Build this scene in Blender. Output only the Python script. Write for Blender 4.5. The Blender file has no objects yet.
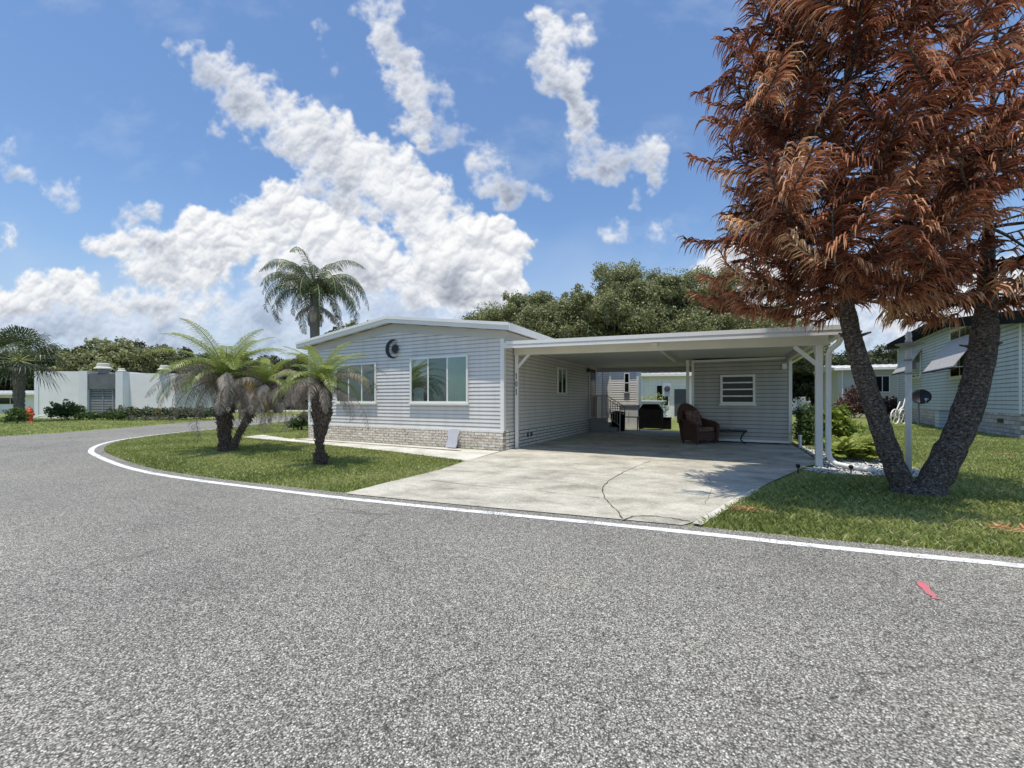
import bpy, bmesh, math, random
import numpy as np
from mathutils import Vector, Matrix
random.seed(7); rng = np.random.default_rng(7)
PI = math.pi
S = bpy.context.scene
COL = S.collection
CAMZ = 1.4; F = 415.0; HZ = 400.0

# ------------------------------------------------------------------ survey helpers
def G(x, y, z=0.0):
    Y = (CAMZ - z) * F / (y - HZ)
    return Vector(((x - 512) / F * Y, Y, z))
def AT(x, y, Y):
    return Vector(((x - 512) / F * Y, Y, CAMZ + (HZ - y) / F * Y))
UX = Vector((.8898, -.4564, 0)); BX = Vector((.4564, .8898, 0))
C0 = Vector((-.233, 11.39, 0)); ROT = math.atan2(UX.y, UX.x)
def HB(u, b, z=0.0):
    return C0 + UX * u + BX * b + Vector((0, 0, z))

# ------------------------------------------------------------------ materials
MATS = {}
def newmat(name):
    m = bpy.data.materials.new(name); m.use_nodes = True
    nt = m.node_tree
    b = nt.nodes['Principled BSDF']
    MATS[name] = m
    return m, nt, b
def N(nt, t, **kw):
    n = nt.nodes.new(t)
    for k, v in kw.items():
        if k in n.bl_rna.properties: setattr(n, k, v)
        else: n.inputs[k].default_value = v
    return n
def ramp(nt, stops, fac=None):
    r = nt.nodes.new('ShaderNodeValToRGB'); e = r.color_ramp.elements
    while len(e) < len(stops): e.new(.5)
    for i, (p, c) in enumerate(stops):
        e[i].position = p
        e[i].color = (c if isinstance(c, (tuple, list)) else (c, c, c)) + ((1,) if not isinstance(c, (tuple, list)) or len(c) == 3 else ())
    if fac is not None: nt.links.new(fac, r.inputs[0])
    return r
def c3(c): return (c[0], c[1], c[2], 1)
def plain(name, col, rough=.6, var=.12, scale=4.0, metal=0.0, bump=0.0, bscale=60, spec=.4, dirt=None):
    """colour with two scales of mottling, optional fine bump"""
    m, nt, b = newmat(name)
    tc = N(nt, 'ShaderNodeTexCoord')
    n1 = N(nt, 'ShaderNodeTexNoise'); n1.inputs['Scale'].default_value = scale; n1.inputs['Detail'].default_value = 8; n1.inputs['Roughness'].default_value = .65
    nt.links.new(tc.outputs['Object'], n1.inputs['Vector'])
    lo = tuple(max(0, x * (1 - var * 1.6)) for x in col); hi = tuple(min(1, x * (1 + var)) for x in col)
    if dirt: lo = dirt
    r = ramp(nt, [(.3, lo), (.55, col), (.75, hi)], n1.outputs['Fac'])
    nt.links.new(r.outputs[0], b.inputs['Base Color'])
    b.inputs['Roughness'].default_value = rough; b.inputs['Metallic'].default_value = metal
    b.inputs['Specular IOR Level'].default_value = spec
    if bump:
        n2 = N(nt, 'ShaderNodeTexNoise'); n2.inputs['Scale'].default_value = bscale; n2.inputs['Detail'].default_value = 4
        nt.links.new(tc.outputs['Object'], n2.inputs['Vector'])
        bp = N(nt, 'ShaderNodeBump'); bp.inputs['Strength'].default_value = bump; bp.inputs['Distance'].default_value = .02
        nt.links.new(n2.outputs['Fac'], bp.inputs['Height']); nt.links.new(bp.outputs[0], b.inputs['Normal'])
    return m
def leafmat(name, stops, rough=.55, transl=.25):
    """foliage: colour from the per-leaf 'tint' attribute"""
    m, nt, b = newmat(name)
    at = N(nt, 'ShaderNodeAttribute', attribute_name='tint')
    r = ramp(nt, stops, at.outputs['Fac'])
    nt.links.new(r.outputs[0], b.inputs['Base Color'])
    b.inputs['Roughness'].default_value = rough; b.inputs['Specular IOR Level'].default_value = .3 if rough < .8 else .04
    tr = N(nt, 'ShaderNodeBsdfTranslucent'); nt.links.new(r.outputs[0], tr.inputs['Color'])
    mx = N(nt, 'ShaderNodeMixShader'); mx.inputs[0].default_value = transl
    nt.links.new(b.outputs[0], mx.inputs[1]); nt.links.new(tr.outputs[0], mx.inputs[2])
    nt.links.new(mx.outputs[0], nt.nodes['Material Output'].inputs['Surface'])
    return m

def lapmat(name, col, z0, pitch, var=.035, line=.42):
    """painted lap siding with slight grime; shade under every lap put into the colour"""
    m = plain(name, col, .5, var, .9); nt = m.node_tree; b = nt.nodes['Principled BSDF']; src = b.inputs['Base Color'].links[0].from_socket
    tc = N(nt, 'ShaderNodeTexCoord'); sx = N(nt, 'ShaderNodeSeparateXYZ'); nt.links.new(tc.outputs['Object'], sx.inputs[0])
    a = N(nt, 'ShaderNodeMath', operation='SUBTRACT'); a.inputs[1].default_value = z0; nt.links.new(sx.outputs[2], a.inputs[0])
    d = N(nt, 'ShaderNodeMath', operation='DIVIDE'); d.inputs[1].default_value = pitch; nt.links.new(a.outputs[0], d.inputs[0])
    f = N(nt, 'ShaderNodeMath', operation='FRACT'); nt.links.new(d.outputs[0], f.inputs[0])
    r = ramp(nt, [(.0, .8), (.1, 1.0), (.68, 1.0), (.82, .85), (.90, line), (1, line*.8)], f.outputs[0])  # dark band at each course top: lap shadow painted into the base colour
    n = N(nt, 'ShaderNodeTexNoise'); n.inputs['Scale'].default_value = 1.4; n.inputs['Detail'].default_value = 6; mp = N(nt, 'ShaderNodeMapping'); mp.inputs['Scale'].default_value = (3, 3, .35); nt.links.new(tc.outputs['Object'], mp.inputs[0]); nt.links.new(mp.outputs[0], n.inputs['Vector'])
    r2 = ramp(nt, [(.3, .9), (.5, 1.0), (.7, 1.04)], n.outputs['Fac'])
    cur = src
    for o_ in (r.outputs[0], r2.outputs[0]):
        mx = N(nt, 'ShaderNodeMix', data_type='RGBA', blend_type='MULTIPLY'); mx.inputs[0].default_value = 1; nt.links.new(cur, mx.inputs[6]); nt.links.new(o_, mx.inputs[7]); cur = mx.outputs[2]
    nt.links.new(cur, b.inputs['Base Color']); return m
# --- asphalt: light aggregate in dark binder
def asphalt():
    m, nt, b = newmat('asphalt')
    tc = N(nt, 'ShaderNodeTexCoord'); ob = tc.outputs['Object']
    nw = N(nt, 'ShaderNodeTexNoise'); nw.inputs['Scale'].default_value = 60; nt.links.new(ob, nw.inputs['Vector'])
    vm = N(nt, 'ShaderNodeVectorMath', operation='MULTIPLY_ADD'); vm.inputs[1].default_value = (.012, .012, .012)
    nt.links.new(nw.outputs['Color'], vm.inputs[0]); nt.links.new(ob, vm.inputs[2])
    v = N(nt, 'ShaderNodeTexVoronoi'); v.inputs['Scale'].default_value = 118; nt.links.new(vm.outputs[0], v.inputs['Vector'])
    sep = N(nt, 'ShaderNodeSeparateColor'); nt.links.new(v.outputs['Color'], sep.inputs[0])
    stone = ramp(nt, [(0, (.17, .161, .140)), (.35, (.29, .278, .245)), (.7, (.43, .413, .366)), (1, (.66, .635, .57))], sep.outputs[0])
    v2 = N(nt, 'ShaderNodeTexVoronoi'); v2.inputs['Scale'].default_value = 175; nt.links.new(vm.outputs[0], v2.inputs['Vector'])
    gap = ramp(nt, [(.0, 1.08), (.38, 1.0), (.68, .32)], v.outputs['Distance'])
    s2 = N(nt, 'ShaderNodeSeparateColor'); nt.links.new(v2.outputs['Color'], s2.inputs[0])
    g2 = ramp(nt, [(.0, .45), (.55, 1.0), (1, 1.25)], s2.outputs[1])
    big = N(nt, 'ShaderNodeTexNoise'); big.inputs['Scale'].default_value = .45; big.inputs['Detail'].default_value = 6; big.inputs['Roughness'].default_value = .6
    nt.links.new(ob, big.inputs['Vector'])
    br = ramp(nt, [(.28, (.70, .70, .705)), (.42, (.92, .92, .92)), (.55, (1, 1, .99)), (.72, (1.18, 1.17, 1.13))], big.outputs['Fac'])
    mid = N(nt, 'ShaderNodeTexNoise'); mid.inputs['Scale'].default_value = 14; mid.inputs['Detail'].default_value = 5
    nt.links.new(ob, mid.inputs['Vector'])
    mr = ramp(nt, [(.3, .88), (.5, 1.0), (.7, 1.1)], mid.outputs['Fac'])
    # crackle lines of old pavement
    wv = N(nt, 'ShaderNodeTexNoise'); wv.inputs['Scale'].default_value = 1.2; wv.inputs['Detail'].default_value = 6; nt.links.new(ob, wv.inputs['Vector'])
    wm = N(nt, 'ShaderNodeVectorMath', operation='MULTIPLY_ADD'); wm.inputs[1].default_value = (1.0, 1.0, 0)
    nt.links.new(wv.outputs['Color'], wm.inputs[0]); nt.links.new(ob, wm.inputs[2])
    ck = N(nt, 'ShaderNodeTexVoronoi', feature='DISTANCE_TO_EDGE'); ck.inputs['Scale'].default_value = .28; nt.links.new(wm.outputs[0], ck.inputs['Vector'])
    cr = ramp(nt, [(.0, .62), (.0035, 1.0)], ck.outputs['Distance'])
    cur = stone.outputs[0]
    for other in (gap, g2, br, mr, cr):
        mx = N(nt, 'ShaderNodeMix', data_type='RGBA', blend_type='MULTIPLY'); mx.inputs[0].default_value = 1
        nt.links.new(cur, mx.inputs[6]); nt.links.new(other.outputs[0], mx.inputs[7]); cur = mx.outputs[2]
    nt.links.new(cur, b.inputs['Base Color'])
    b.inputs['Roughness'].default_value = .85; b.inputs['Specular IOR Level'].default_value = .25
    bp = N(nt, 'ShaderNodeBump'); bp.inputs['Strength'].default_value = .55; bp.inputs['Distance'].default_value = .006; bp.invert = True
    nt.links.new(v.outputs['Distance'], bp.inputs['Height']); nt.links.new(bp.outputs[0], b.inputs['Normal'])
    return m
def concrete(name, base, lo, hi, streak=True):
    m, nt, b = newmat(name)
    tc = N(nt, 'ShaderNodeTexCoord'); mp = N(nt, 'ShaderNodeMapping'); nt.links.new(tc.outputs['Object'], mp.inputs['Vector'])
    mp.inputs['Rotation'].default_value = (0, 0, -ROT); mp.inputs['Scale'].default_value = (.95, 1.35, 1) if streak else (1, 1, 1)
    n1 = N(nt, 'ShaderNodeTexNoise'); n1.inputs['Scale'].default_value = 1.1; n1.inputs['Detail'].default_value = 12; n1.inputs['Roughness'].default_value = .76; n1.inputs['Distortion'].default_value = .25
    nt.links.new(mp.outputs[0], n1.inputs['Vector'])
    r1 = ramp(nt, [(.3, lo), (.5, base), (.68, hi)], n1.outputs['Fac'])
    n2 = N(nt, 'ShaderNodeTexNoise'); n2.inputs['Scale'].default_value = 45; n2.inputs['Detail'].default_value = 6; nt.links.new(tc.outputs['Object'], n2.inputs['Vector'])
    r2 = ramp(nt, [(.3, .72), (.5, 1.0), (.72, 1.12)], n2.outputs['Fac'])
    mx = N(nt, 'ShaderNodeMix', data_type='RGBA', blend_type='MULTIPLY'); mx.inputs[0].default_value = 1
    nt.links.new(r1.outputs[0], mx.inputs[6]); nt.links.new(r2.outputs[0], mx.inputs[7])
    nt.links.new(mx.outputs[2], b.inputs['Base Color'])
    b.inputs['Roughness'].default_value = .8; b.inputs['Specular IOR Level'].default_value = .25
    bp = N(nt, 'ShaderNodeBump'); bp.inputs['Strength'].default_value = .3; bp.inputs['Distance'].default_value = .01
    nt.links.new(n2.outputs['Fac'], bp.inputs['Height']); nt.links.new(bp.outputs[0], b.inputs['Normal'])
    return m
def grassmat():
    m, nt, b = newmat('grass_ground')
    tc = N(nt, 'ShaderNodeTexCoord'); ob = tc.outputs['Object']
    n1 = N(nt, 'ShaderNodeTexNoise'); n1.inputs['Scale'].default_value = .7; n1.inputs['Detail'].default_value = 10; n1.inputs['Roughness'].default_value = .7
    nt.links.new(ob, n1.inputs['Vector'])
    r1 = ramp(nt, [(.3, (.09, .13, .035)), (.48, (.18, .21, .065)), (.62, (.25, .265, .095)), (.75, (.33, .30, .14))], n1.outputs['Fac'])
    n2 = N(nt, 'ShaderNodeTexNoise'); n2.inputs['Scale'].default_value = 28; n2.inputs['Detail'].default_value = 6; nt.links.new(ob, n2.inputs['Vector'])
    r2 = ramp(nt, [(.3, .45), (.5, 1.0), (.72, 1.5)], n2.outputs['Fac'])
    mx = N(nt, 'ShaderNodeMix', data_type='RGBA', blend_type='MULTIPLY'); mx.inputs[0].default_value = 1
    nt.links.new(r1.outputs[0], mx.inputs[6]); nt.links.new(r2.outputs[0], mx.inputs[7])
    nt.links.new(mx.outputs[2], b.inputs['Base Color'])
    b.inputs['Roughness'].default_value = .9; b.inputs['Specular IOR Level'].default_value = .1
    bp = N(nt, 'ShaderNodeBump'); bp.inputs['Strength'].default_value = .8; bp.inputs['Distance'].default_value = .05
    nt.links.new(n2.outputs['Fac'], bp.inputs['Height']); nt.links.new(bp.outputs[0], b.inputs['Normal'])
    return m
def blockmat(name, c1, c2, mortar, bw, bh, msize, side, rough_bump, noise_amt):
    m, nt, b = newmat(name)
    tc = N(nt, 'ShaderNodeTexCoord'); sx = N(nt, 'ShaderNodeSeparateXYZ'); nt.links.new(tc.outputs['Object'], sx.inputs[0])
    cb = N(nt, 'ShaderNodeCombineXYZ'); nt.links.new(sx.outputs[1 if side else 0], cb.inputs[0]); nt.links.new(sx.outputs[2], cb.inputs[1])
    bk = N(nt, 'ShaderNodeTexBrick'); bk.inputs['Color1'].default_value = c3(c1); bk.inputs['Color2'].default_value = c3(c2); bk.inputs['Mortar'].default_value = c3(mortar)
    bk.inputs['Scale'].default_value = 1; bk.inputs['Brick Width'].default_value = bw; bk.inputs['Row Height'].default_value = bh; bk.inputs['Mortar Size'].default_value = msize; bk.inputs['Mortar Smooth'].default_value = .3
    nt.links.new(cb.outputs[0], bk.inputs['Vector'])
    n2 = N(nt, 'ShaderNodeTexNoise'); n2.inputs['Scale'].default_value = 16; n2.inputs['Detail'].default_value = 8; n2.inputs['Roughness'].default_value = .7; nt.links.new(tc.outputs['Object'], n2.inputs['Vector'])
    r2 = ramp(nt, [(.32, 1 - noise_amt), (.5, 1.0), (.7, 1 + noise_amt * .4)], n2.outputs['Fac'])
    mx = N(nt, 'ShaderNodeMix', data_type='RGBA', blend_type='MULTIPLY'); mx.inputs[0].default_value = 1
    nt.links.new(bk.outputs['Color'], mx.inputs[6]); nt.links.new(r2.outputs[0], mx.inputs[7]); nt.links.new(mx.outputs[2], b.inputs['Base Color'])
    inv = N(nt, 'ShaderNodeMath', operation='SUBTRACT'); inv.inputs[0].default_value = 1; nt.links.new(bk.outputs['Fac'], inv.inputs[1])
    ad = N(nt, 'ShaderNodeMath', operation='MULTIPLY_ADD'); ad.inputs[1].default_value = rough_bump; nt.links.new(n2.outputs['Fac'], ad.inputs[0]); nt.links.new(inv.outputs[0], ad.inputs[2])
    bp = N(nt, 'ShaderNodeBump'); bp.inputs['Strength'].default_value = .9; bp.inputs['Distance'].default_value = .025
    nt.links.new(ad.outputs[0], bp.inputs['Height']); nt.links.new(bp.outputs[0], b.inputs['Normal'])
    b.inputs['Roughness'].default_value = .85
    return m
def glassmat(name, tint, gloss=.35):
    m, nt, b = newmat(name)
    nt.nodes.remove(b)
    t = N(nt, 'ShaderNodeBsdfTransparent'); t.inputs[0].default_value = c3(tint)
    g = N(nt, 'ShaderNodeBsdfGlossy'); g.inputs['Roughness'].default_value = .03; g.inputs['Color'].default_value = (.9, .95, .95, 1)
    fr = N(nt, 'ShaderNodeFresnel'); fr.inputs[0].default_value = 1.5
    ad = N(nt, 'ShaderNodeMath', operation='ADD'); ad.inputs[1].default_value = gloss * .3; nt.links.new(fr.outputs[0], ad.inputs[0])
    mx = N(nt, 'ShaderNodeMixShader'); nt.links.new(ad.outputs[0], mx.inputs[0]); nt.links.new(t.outputs[0], mx.inputs[1]); nt.links.new(g.outputs[0], mx.inputs[2])
    nt.links.new(mx.outputs[0], nt.nodes['Material Output'].inputs['Surface'])
    return m
def barkmat(name, lo, mid, hi, sc=18, zs=.5, dist=.04):
    m, nt, b = newmat(name)
    tc = N(nt, 'ShaderNodeTexCoord'); mp = N(nt, 'ShaderNodeMapping'); mp.inputs['Scale'].default_value = (1, 1, zs); nt.links.new(tc.outputs['Object'], mp.inputs['Vector'])
    n1 = N(nt, 'ShaderNodeTexNoise'); n1.inputs['Scale'].default_value = sc; n1.inputs['Detail'].default_value = 9; n1.inputs['Roughness'].default_value = .7; nt.links.new(mp.outputs[0], n1.inputs['Vector'])
    v = N(nt, 'ShaderNodeTexVoronoi', feature='DISTANCE_TO_EDGE'); v.inputs['Scale'].default_value = sc * .9; nt.links.new(mp.outputs[0], v.inputs['Vector'])
    vr = ramp(nt, [(0, .35), (.12, 1)], v.outputs['Distance'])
    r = ramp(nt, [(.32, lo), (.5, mid), (.7, hi)], n1.outputs['Fac'])
    mx = N(nt, 'ShaderNodeMix', data_type='RGBA', blend_type='MULTIPLY'); mx.inputs[0].default_value = .8
    nt.links.new(r.outputs[0], mx.inputs[6]); nt.links.new(vr.outputs[0], mx.inputs[7]); nt.links.new(mx.outputs[2], b.inputs['Base Color'])
    b.inputs['Roughness'].default_value = .95; b.inputs['Specular IOR Level'].default_value = .1
    bp = N(nt, 'ShaderNodeBump'); bp.inputs['Strength'].default_value = .9; bp.inputs['Distance'].default_value = dist
    ad = N(nt, 'ShaderNodeMath', operation='MULTIPLY'); nt.links.new(vr.outputs[0], ad.inputs[0]); nt.links.new(n1.outputs['Fac'], ad.inputs[1])
    nt.links.new(ad.outputs[0], bp.inputs['Height']); nt.links.new(bp.outputs[0], b.inputs['Normal'])
    return m

M_ASPH = asphalt()
M_GRASS = grassmat()
M_CONC = concrete('driveway_concrete', (.45, .425, .35), (.20, .19, .155), (.62, .59, .50))
M_WALK = concrete('walk_concrete', (.56, .54, .47), (.34, .32, .265), (.72, .70, .63), False)
M_LINE = plain('road_paint', (.78, .78, .76), .7, .05, 9, dirt=(.42, .42, .4))
def wornpaint(m_, lo=.56, hi=.63, under=(.22, .215, .205)):
    nt = m_.node_tree; b = nt.nodes['Principled BSDF']; src = b.inputs['Base Color'].links[0].from_socket; tc = N(nt, 'ShaderNodeTexCoord')
    n = N(nt, 'ShaderNodeTexNoise'); n.inputs['Scale'].default_value = 55; n.inputs['Detail'].default_value = 6; nt.links.new(tc.outputs['Object'], n.inputs['Vector'])
    n2 = N(nt, 'ShaderNodeTexNoise'); n2.inputs['Scale'].default_value = 1.7; n2.inputs['Detail'].default_value = 5; nt.links.new(tc.outputs['Object'], n2.inputs['Vector'])
    a = N(nt, 'ShaderNodeMath', operation='MULTIPLY_ADD'); a.inputs[1].default_value = .45; nt.links.new(n2.outputs['Fac'], a.inputs[0]); nt.links.new(n.outputs['Fac'], a.inputs[2])
    r = ramp(nt, [(lo, under), (hi, (1, 1, 1))], a.outputs[0]); mx = N(nt, 'ShaderNodeMix', data_type='RGBA', blend_type='MULTIPLY'); mx.inputs[0].default_value = 1
    nt.links.new(src, mx.inputs[6]); nt.links.new(r.outputs[0], mx.inputs[7]); nt.links.new(mx.outputs[2], b.inputs['Base Color'])
wornpaint(M_LINE)
M_PINK = plain('pink_paint', (.62, .12, .16), .85, .2, 30, dirt=(.36, .17, .17))
wornpaint(M_PINK, .62, .78, (.42, 1.6, 1.2))
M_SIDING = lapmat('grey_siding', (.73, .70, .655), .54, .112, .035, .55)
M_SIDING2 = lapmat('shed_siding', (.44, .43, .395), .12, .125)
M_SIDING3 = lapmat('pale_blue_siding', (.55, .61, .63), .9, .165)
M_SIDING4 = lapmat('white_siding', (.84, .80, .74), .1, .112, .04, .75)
M_WHITE = plain('white_painted_metal', (.82, .80, .75), .4, .04, 1.5)
M_CREAM = plain('cream_painted_metal', (.72, .70, .61), .45, .05, 1.3)
M_TRIMG = plain('grey_trim', (.52, .52, .50), .5, .04, 1.5)
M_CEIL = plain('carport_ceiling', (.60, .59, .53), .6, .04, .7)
M_STONE = blockmat('split_face_block', (.68, .58, .47), (.88, .81, .71), (.46, .41, .34), .23, .08, .012, False, 2.6, .6)
M_SLUMP = blockmat('painted_slump_block', (.74, .72, .67), (.82, .80, .75), (.12, .12, .11), .62, .1, .012, True, .3, .18)
M_SLUMPB = blockmat('neighbour_block', (.42, .39, .36), (.60, .57, .53), (.22, .2, .18), .45, .16, .012, False, .5, .3)
M_GLASS = glassmat('window_glass', (.55, .66, .62), .35)
M_GLASSD = glassmat('dark_window_glass', (.4, .45, .45), -.05)
M_CURT = plain('pale_green_blind', (.26, .42, .36), .8, .08, 3)
M_DARK = plain('dark_interior', (.025, .03, .03), .7, .2, 3)
M_SCREEN = plain('insect_screen', (.07, .085, .085), .7, .15, 20)
M_BLACK = plain('black_metal', (.015, .015, .017), .45, .2, 5)
M_BLKVINYL = plain('black_vinyl', (.009, .009, .010), .85, .3, 3, bump=.3, bscale=12, spec=.08)
M_ROOFW = plain('white_roof_metal', (.78, .765, .73), .45, .06, .6)
M_RAIL = plain('grey_railing', (.5, .5, .48), .45, .08, 4)
M_DOOR = plain('maroon_door', (.13, .03, .03), .45, .1, 4)
M_DMG = plain('weathered_grey_panel', (.17, .175, .18), .6, .15, 2)
M_DGREY = plain('dark_grey_paint', (.07, .075, .08), .5, .12, 4)
M_MGREY = plain('mid_grey_metal', (.30, .31, .32), .5, .1, 3)
M_PGREY = plain('pale_lilac_grey_board', (.50, .50, .54), .6, .06, 8)
M_STUCCO = plain('white_stucco', (.88, .85, .82), .9, .05, 1.2, bump=.5, bscale=25)
M_STUCCOL = plain('white_stucco_edge', (.80, .81, .80), .9, .04, 1.2, bump=.5, bscale=25)
M_BEIGE = plain('beige_stucco', (.60, .58, .50), .85, .05, 1)
M_WICKER = plain('brown_wicker', (.10, .045, .03), .5, .4, 60, bump=.8, bscale=90)
M_CUSH = plain('floral_cushion', (.12, .04, .03), .8, .3, 20, dirt=(.32, .25, .2))
M_ROCK = plain('white_pebble', (.66, .65, .61), .8, .12, 30)
M_ORANGE = plain('orange_paint', (.72, .13, .04), .5, .12, 10)
M_AWN = plain('weathered_awning', (.50, .48, .47), .7, .12, 12, bump=.4, bscale=60, dirt=(.36, .33, .32))
M_BLKROOF = plain('black_fascia', (.010, .014, .013), .85, .2, 1.5, spec=.05)
M_SOIL = plain('dark_mulch', (.05, .035, .025), .95, .4, 20, bump=1, bscale=40)
M_GALV = plain('galvanised_post', (.74, .75, .75), .5, .08, 8)
M_TYRE = plain('tyre_rubber', (.015, .015, .015), .8, .2, 10)
M_CARTG = plain('dark_green_cart', (.02, .05, .035), .3, .15, 3)
M_TERR = plain('planter_white', (.66, .66, .64), .6, .06, 4)
B_PINE = barkmat('pine_bark', (.035, .028, .024), (.17, .14, .12), (.46, .40, .345), 22, 1.5, .05)
B_PALM = barkmat('palm_boots', (.05, .036, .028), (.24, .175, .135), (.60, .50, .41), 30, .7, .05)
B_PALMG = barkmat('palm_grey_trunk', (.10, .09, .08), (.26, .235, .21), (.40, .37, .33), 14, 2.2, .03)
B_OAK = barkmat('oak_bark', (.03, .026, .022), (.075, .065, .055), (.14, .125, .11), 8, .4, .05)
L_OAK = leafmat('oak_leaves', [(0, (.05, .058, .025)), (.35, (.18, .195, .08)), (.7, (.34, .35, .165)), (1, (.46, .46, .26))], .55, .2)
L_DARK = leafmat('dark_tree_leaves', [(0, (.022, .03, .014)), (.5, (.07, .085, .038)), (1, (.16, .175, .085))], .6, .15)
L_MOSS = leafmat('spanish_moss', [(0, (.10, .105, .075)), (1, (.24, .24, .19))], .9, .2)
L_PALM = leafmat('palm_green', [(0, (.09, .12, .03)), (.5, (.22, .28, .06)), (1, (.42, .46, .13))], .4, .3)
L_PALMD = leafmat('queen_palm_green', [(0, (.03, .045, .02)), (.5, (.09, .115, .045)), (1, (.21, .23, .10))], .4, .2)
L_DEADP = leafmat('dead_palm_frond', [(0, (.16, .125, .10)), (.5, (.38, .32, .265)), (1, (.58, .51, .43))], .85, .15)
L_YELP = leafmat('yellowing_palm_frond', [(0, (.22, .13, .03)), (1, (.42, .32, .08))], .6, .25)
L_RUST = leafmat('dead_pine_needles', [(0, (.055, .022, .015)), (.35, (.24, .085, .048)), (.62, (.47, .205, .11)), (1, (.86, .58, .33))], .95, .2)
L_FERN = leafmat('fern_green', [(0, (.08, .14, .02)), (.6, (.24, .30, .05)), (1, (.42, .44, .12))], .5, .3)
L_SHRUB = leafmat('shrub_green', [(0, (.02, .045, .012)), (.6, (.07, .12, .03)), (1, (.16, .22, .06))], .5, .25)
L_PINKSH = leafmat('reddish_shrub', [(0, (.05, .025, .02)), (.6, (.16, .09, .075)), (1, (.3, .2, .16))], .6, .2)
L_GRASS = leafmat('grass_blades', [(0, (.11, .15, .035)), (.42, (.30, .355, .095)), (.75, (.47, .49, .18)), (1, (.64, .57, .33))], .5, .3)

# ------------------------------------------------------------------ mesh builder
class MB:
    def __init__(s, T=None): s.v = []; s.f = []; s.T = T or (lambda a, b, c: (a, b, c))
    def add(s, vs, fs):
        o = len(s.v); s.v += [tuple(s.T(*p)) for p in vs]; s.f += [tuple(o + i for i in f) for f in fs]; return s
    def box(s, x0, x1, y0, y1, z0, z1):
        return s.add([(x0,y0,z0),(x1,y0,z0),(x1,y1,z0),(x0,y1,z0),(x0,y0,z1),(x1,y0,z1),(x1,y1,z1),(x0,y1,z1)],
                     [(0,3,2,1),(4,5,6,7),(0,1,5,4),(1,2,6,5),(2,3,7,6),(3,0,4,7)])
    def quad(s, a, b, c, d): return s.add([a, b, c, d], [(0, 1, 2, 3)])
    def bar(s, p, q, w, h=None):
        h = h or w; p = Vector(p); q = Vector(q); d = (q - p).normalized()
        up = Vector((0, 0, 1)) if abs(d.z) < .95 else Vector((0, 1, 0))
        a = d.cross(up).normalized() * w / 2; b = a.cross(d).normalized() * h / 2
        vs = [p - a - b, p + a - b, p + a + b, p - a + b, q - a - b, q + a - b, q + a + b, q - a + b]
        return s.add([tuple(x) for x in vs], [(0,3,2,1),(4,5,6,7),(0,1,5,4),(1,2,6,5),(2,3,7,6),(3,0,4,7)])
    def tube(s, pts, rad, n=10, cap=True, wob=0.0):
        pts = [Vector(p) for p in pts]; m = len(pts)
        if not hasattr(rad, '__len__'): rad = [rad] * m
        vs = []; ref = None
        for i, p in enumerate(pts):
            t = (pts[min(i + 1, m - 1)] - pts[max(i - 1, 0)])
            t = t.normalized() if t.length > 1e-9 else Vector((0, 0, 1))
            if ref is None: ref = Vector((1, 0, 0)) if abs(t.x) < .8 else Vector((0, 1, 0))
            a = (ref - t * ref.dot(t)).normalized(); ref = a; b = t.cross(a)
            for k in range(n):
                an = 2 * PI * k / n; r = rad[i] * (1 + (random.uniform(-wob, wob) if wob else 0))
                vs.append(tuple(p + a * (math.cos(an) * r) + b * (math.sin(an) * r)))
        fs = []
        for i in range(m - 1):
            for k in range(n):
                k2 = (k + 1) % n; fs.append((i*n+k, i*n+k2, (i+1)*n+k2, (i+1)*n+k))
        if cap: fs.append(tuple(range(n - 1, -1, -1))); fs.append(tuple((m-1)*n + k for k in range(n)))
        return s.add(vs, fs)
    def lathe(s, prof, c=(0, 0, 0), n=20):
        vs = []; m = len(prof)
        for r, z in prof:
            for k in range(n): vs.append((c[0] + r*math.cos(2*PI*k/n), c[1] + r*math.sin(2*PI*k/n), c[2] + z))
        fs = [(i*n+k, i*n+(k+1)%n, (i+1)*n+(k+1)%n, (i+1)*n+k) for i in range(m-1) for k in range(n)]
        fs += [tuple(range(n-1, -1, -1)), tuple((m-1)*n+k for k in range(n))]
        return s.add(vs, fs)
    def prism(s, poly, y0, y1):
        """poly in (x,z), extruded along y"""
        n = len(poly); vs = [(x, y0, z) for x, z in poly] + [(x, y1, z) for x, z in poly]
        return s.add(vs, [tuple(range(n)), tuple(range(2*n-1, n-1, -1))] + [(i, (i+1)%n+0, n+(i+1)%n, n+i) for i in range(n)])
    def build(s, name, mat, parent=None, smooth=False, bevel=0, recalc=True):
        me = bpy.data.meshes.new(name); me.from_pydata(s.v, [], s.f)
        if recalc:
            bm = bmesh.new(); bm.from_mesh(me); bmesh.ops.recalc_face_normals(bm, faces=bm.faces); bm.to_mesh(me); bm.free()
        me.materials.append(mat)
        if smooth: me.polygons.foreach_set('use_smooth', [True] * len(me.polygons))
        o = bpy.data.objects.new(name, me); COL.objects.link(o)
        if parent: o.parent = parent
        if bevel:
            b = o.modifiers.new('Bevel', 'BEVEL'); b.width = bevel; b.segments = 2; b.limit_method = 'ANGLE'
        return o
def tag(o, label, cat, group=None):
    o['label'] = label; o['category'] = cat
    if group: o['group'] = group
    return o
def thing(name, label, cat, loc=(0, 0, 0), rz=0, group=None):
    o = bpy.data.objects.new(name, None); COL.objects.link(o); o.location = loc; o.rotation_euler = (0, 0, rz); o.empty_display_size = .3
    return tag(o, label, cat, group)
def struct(o): o['kind'] = 'structure'; return o
def copy_tree(o, parent=None):
    c = o.copy(); COL.objects.link(c)
    if parent: c.parent = parent
    for ch in [x for x in ORIG_CHILDREN.get(o.name, [])]: copy_tree(ch, c)
    return c
ORIG_CHILDREN = {}
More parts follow.
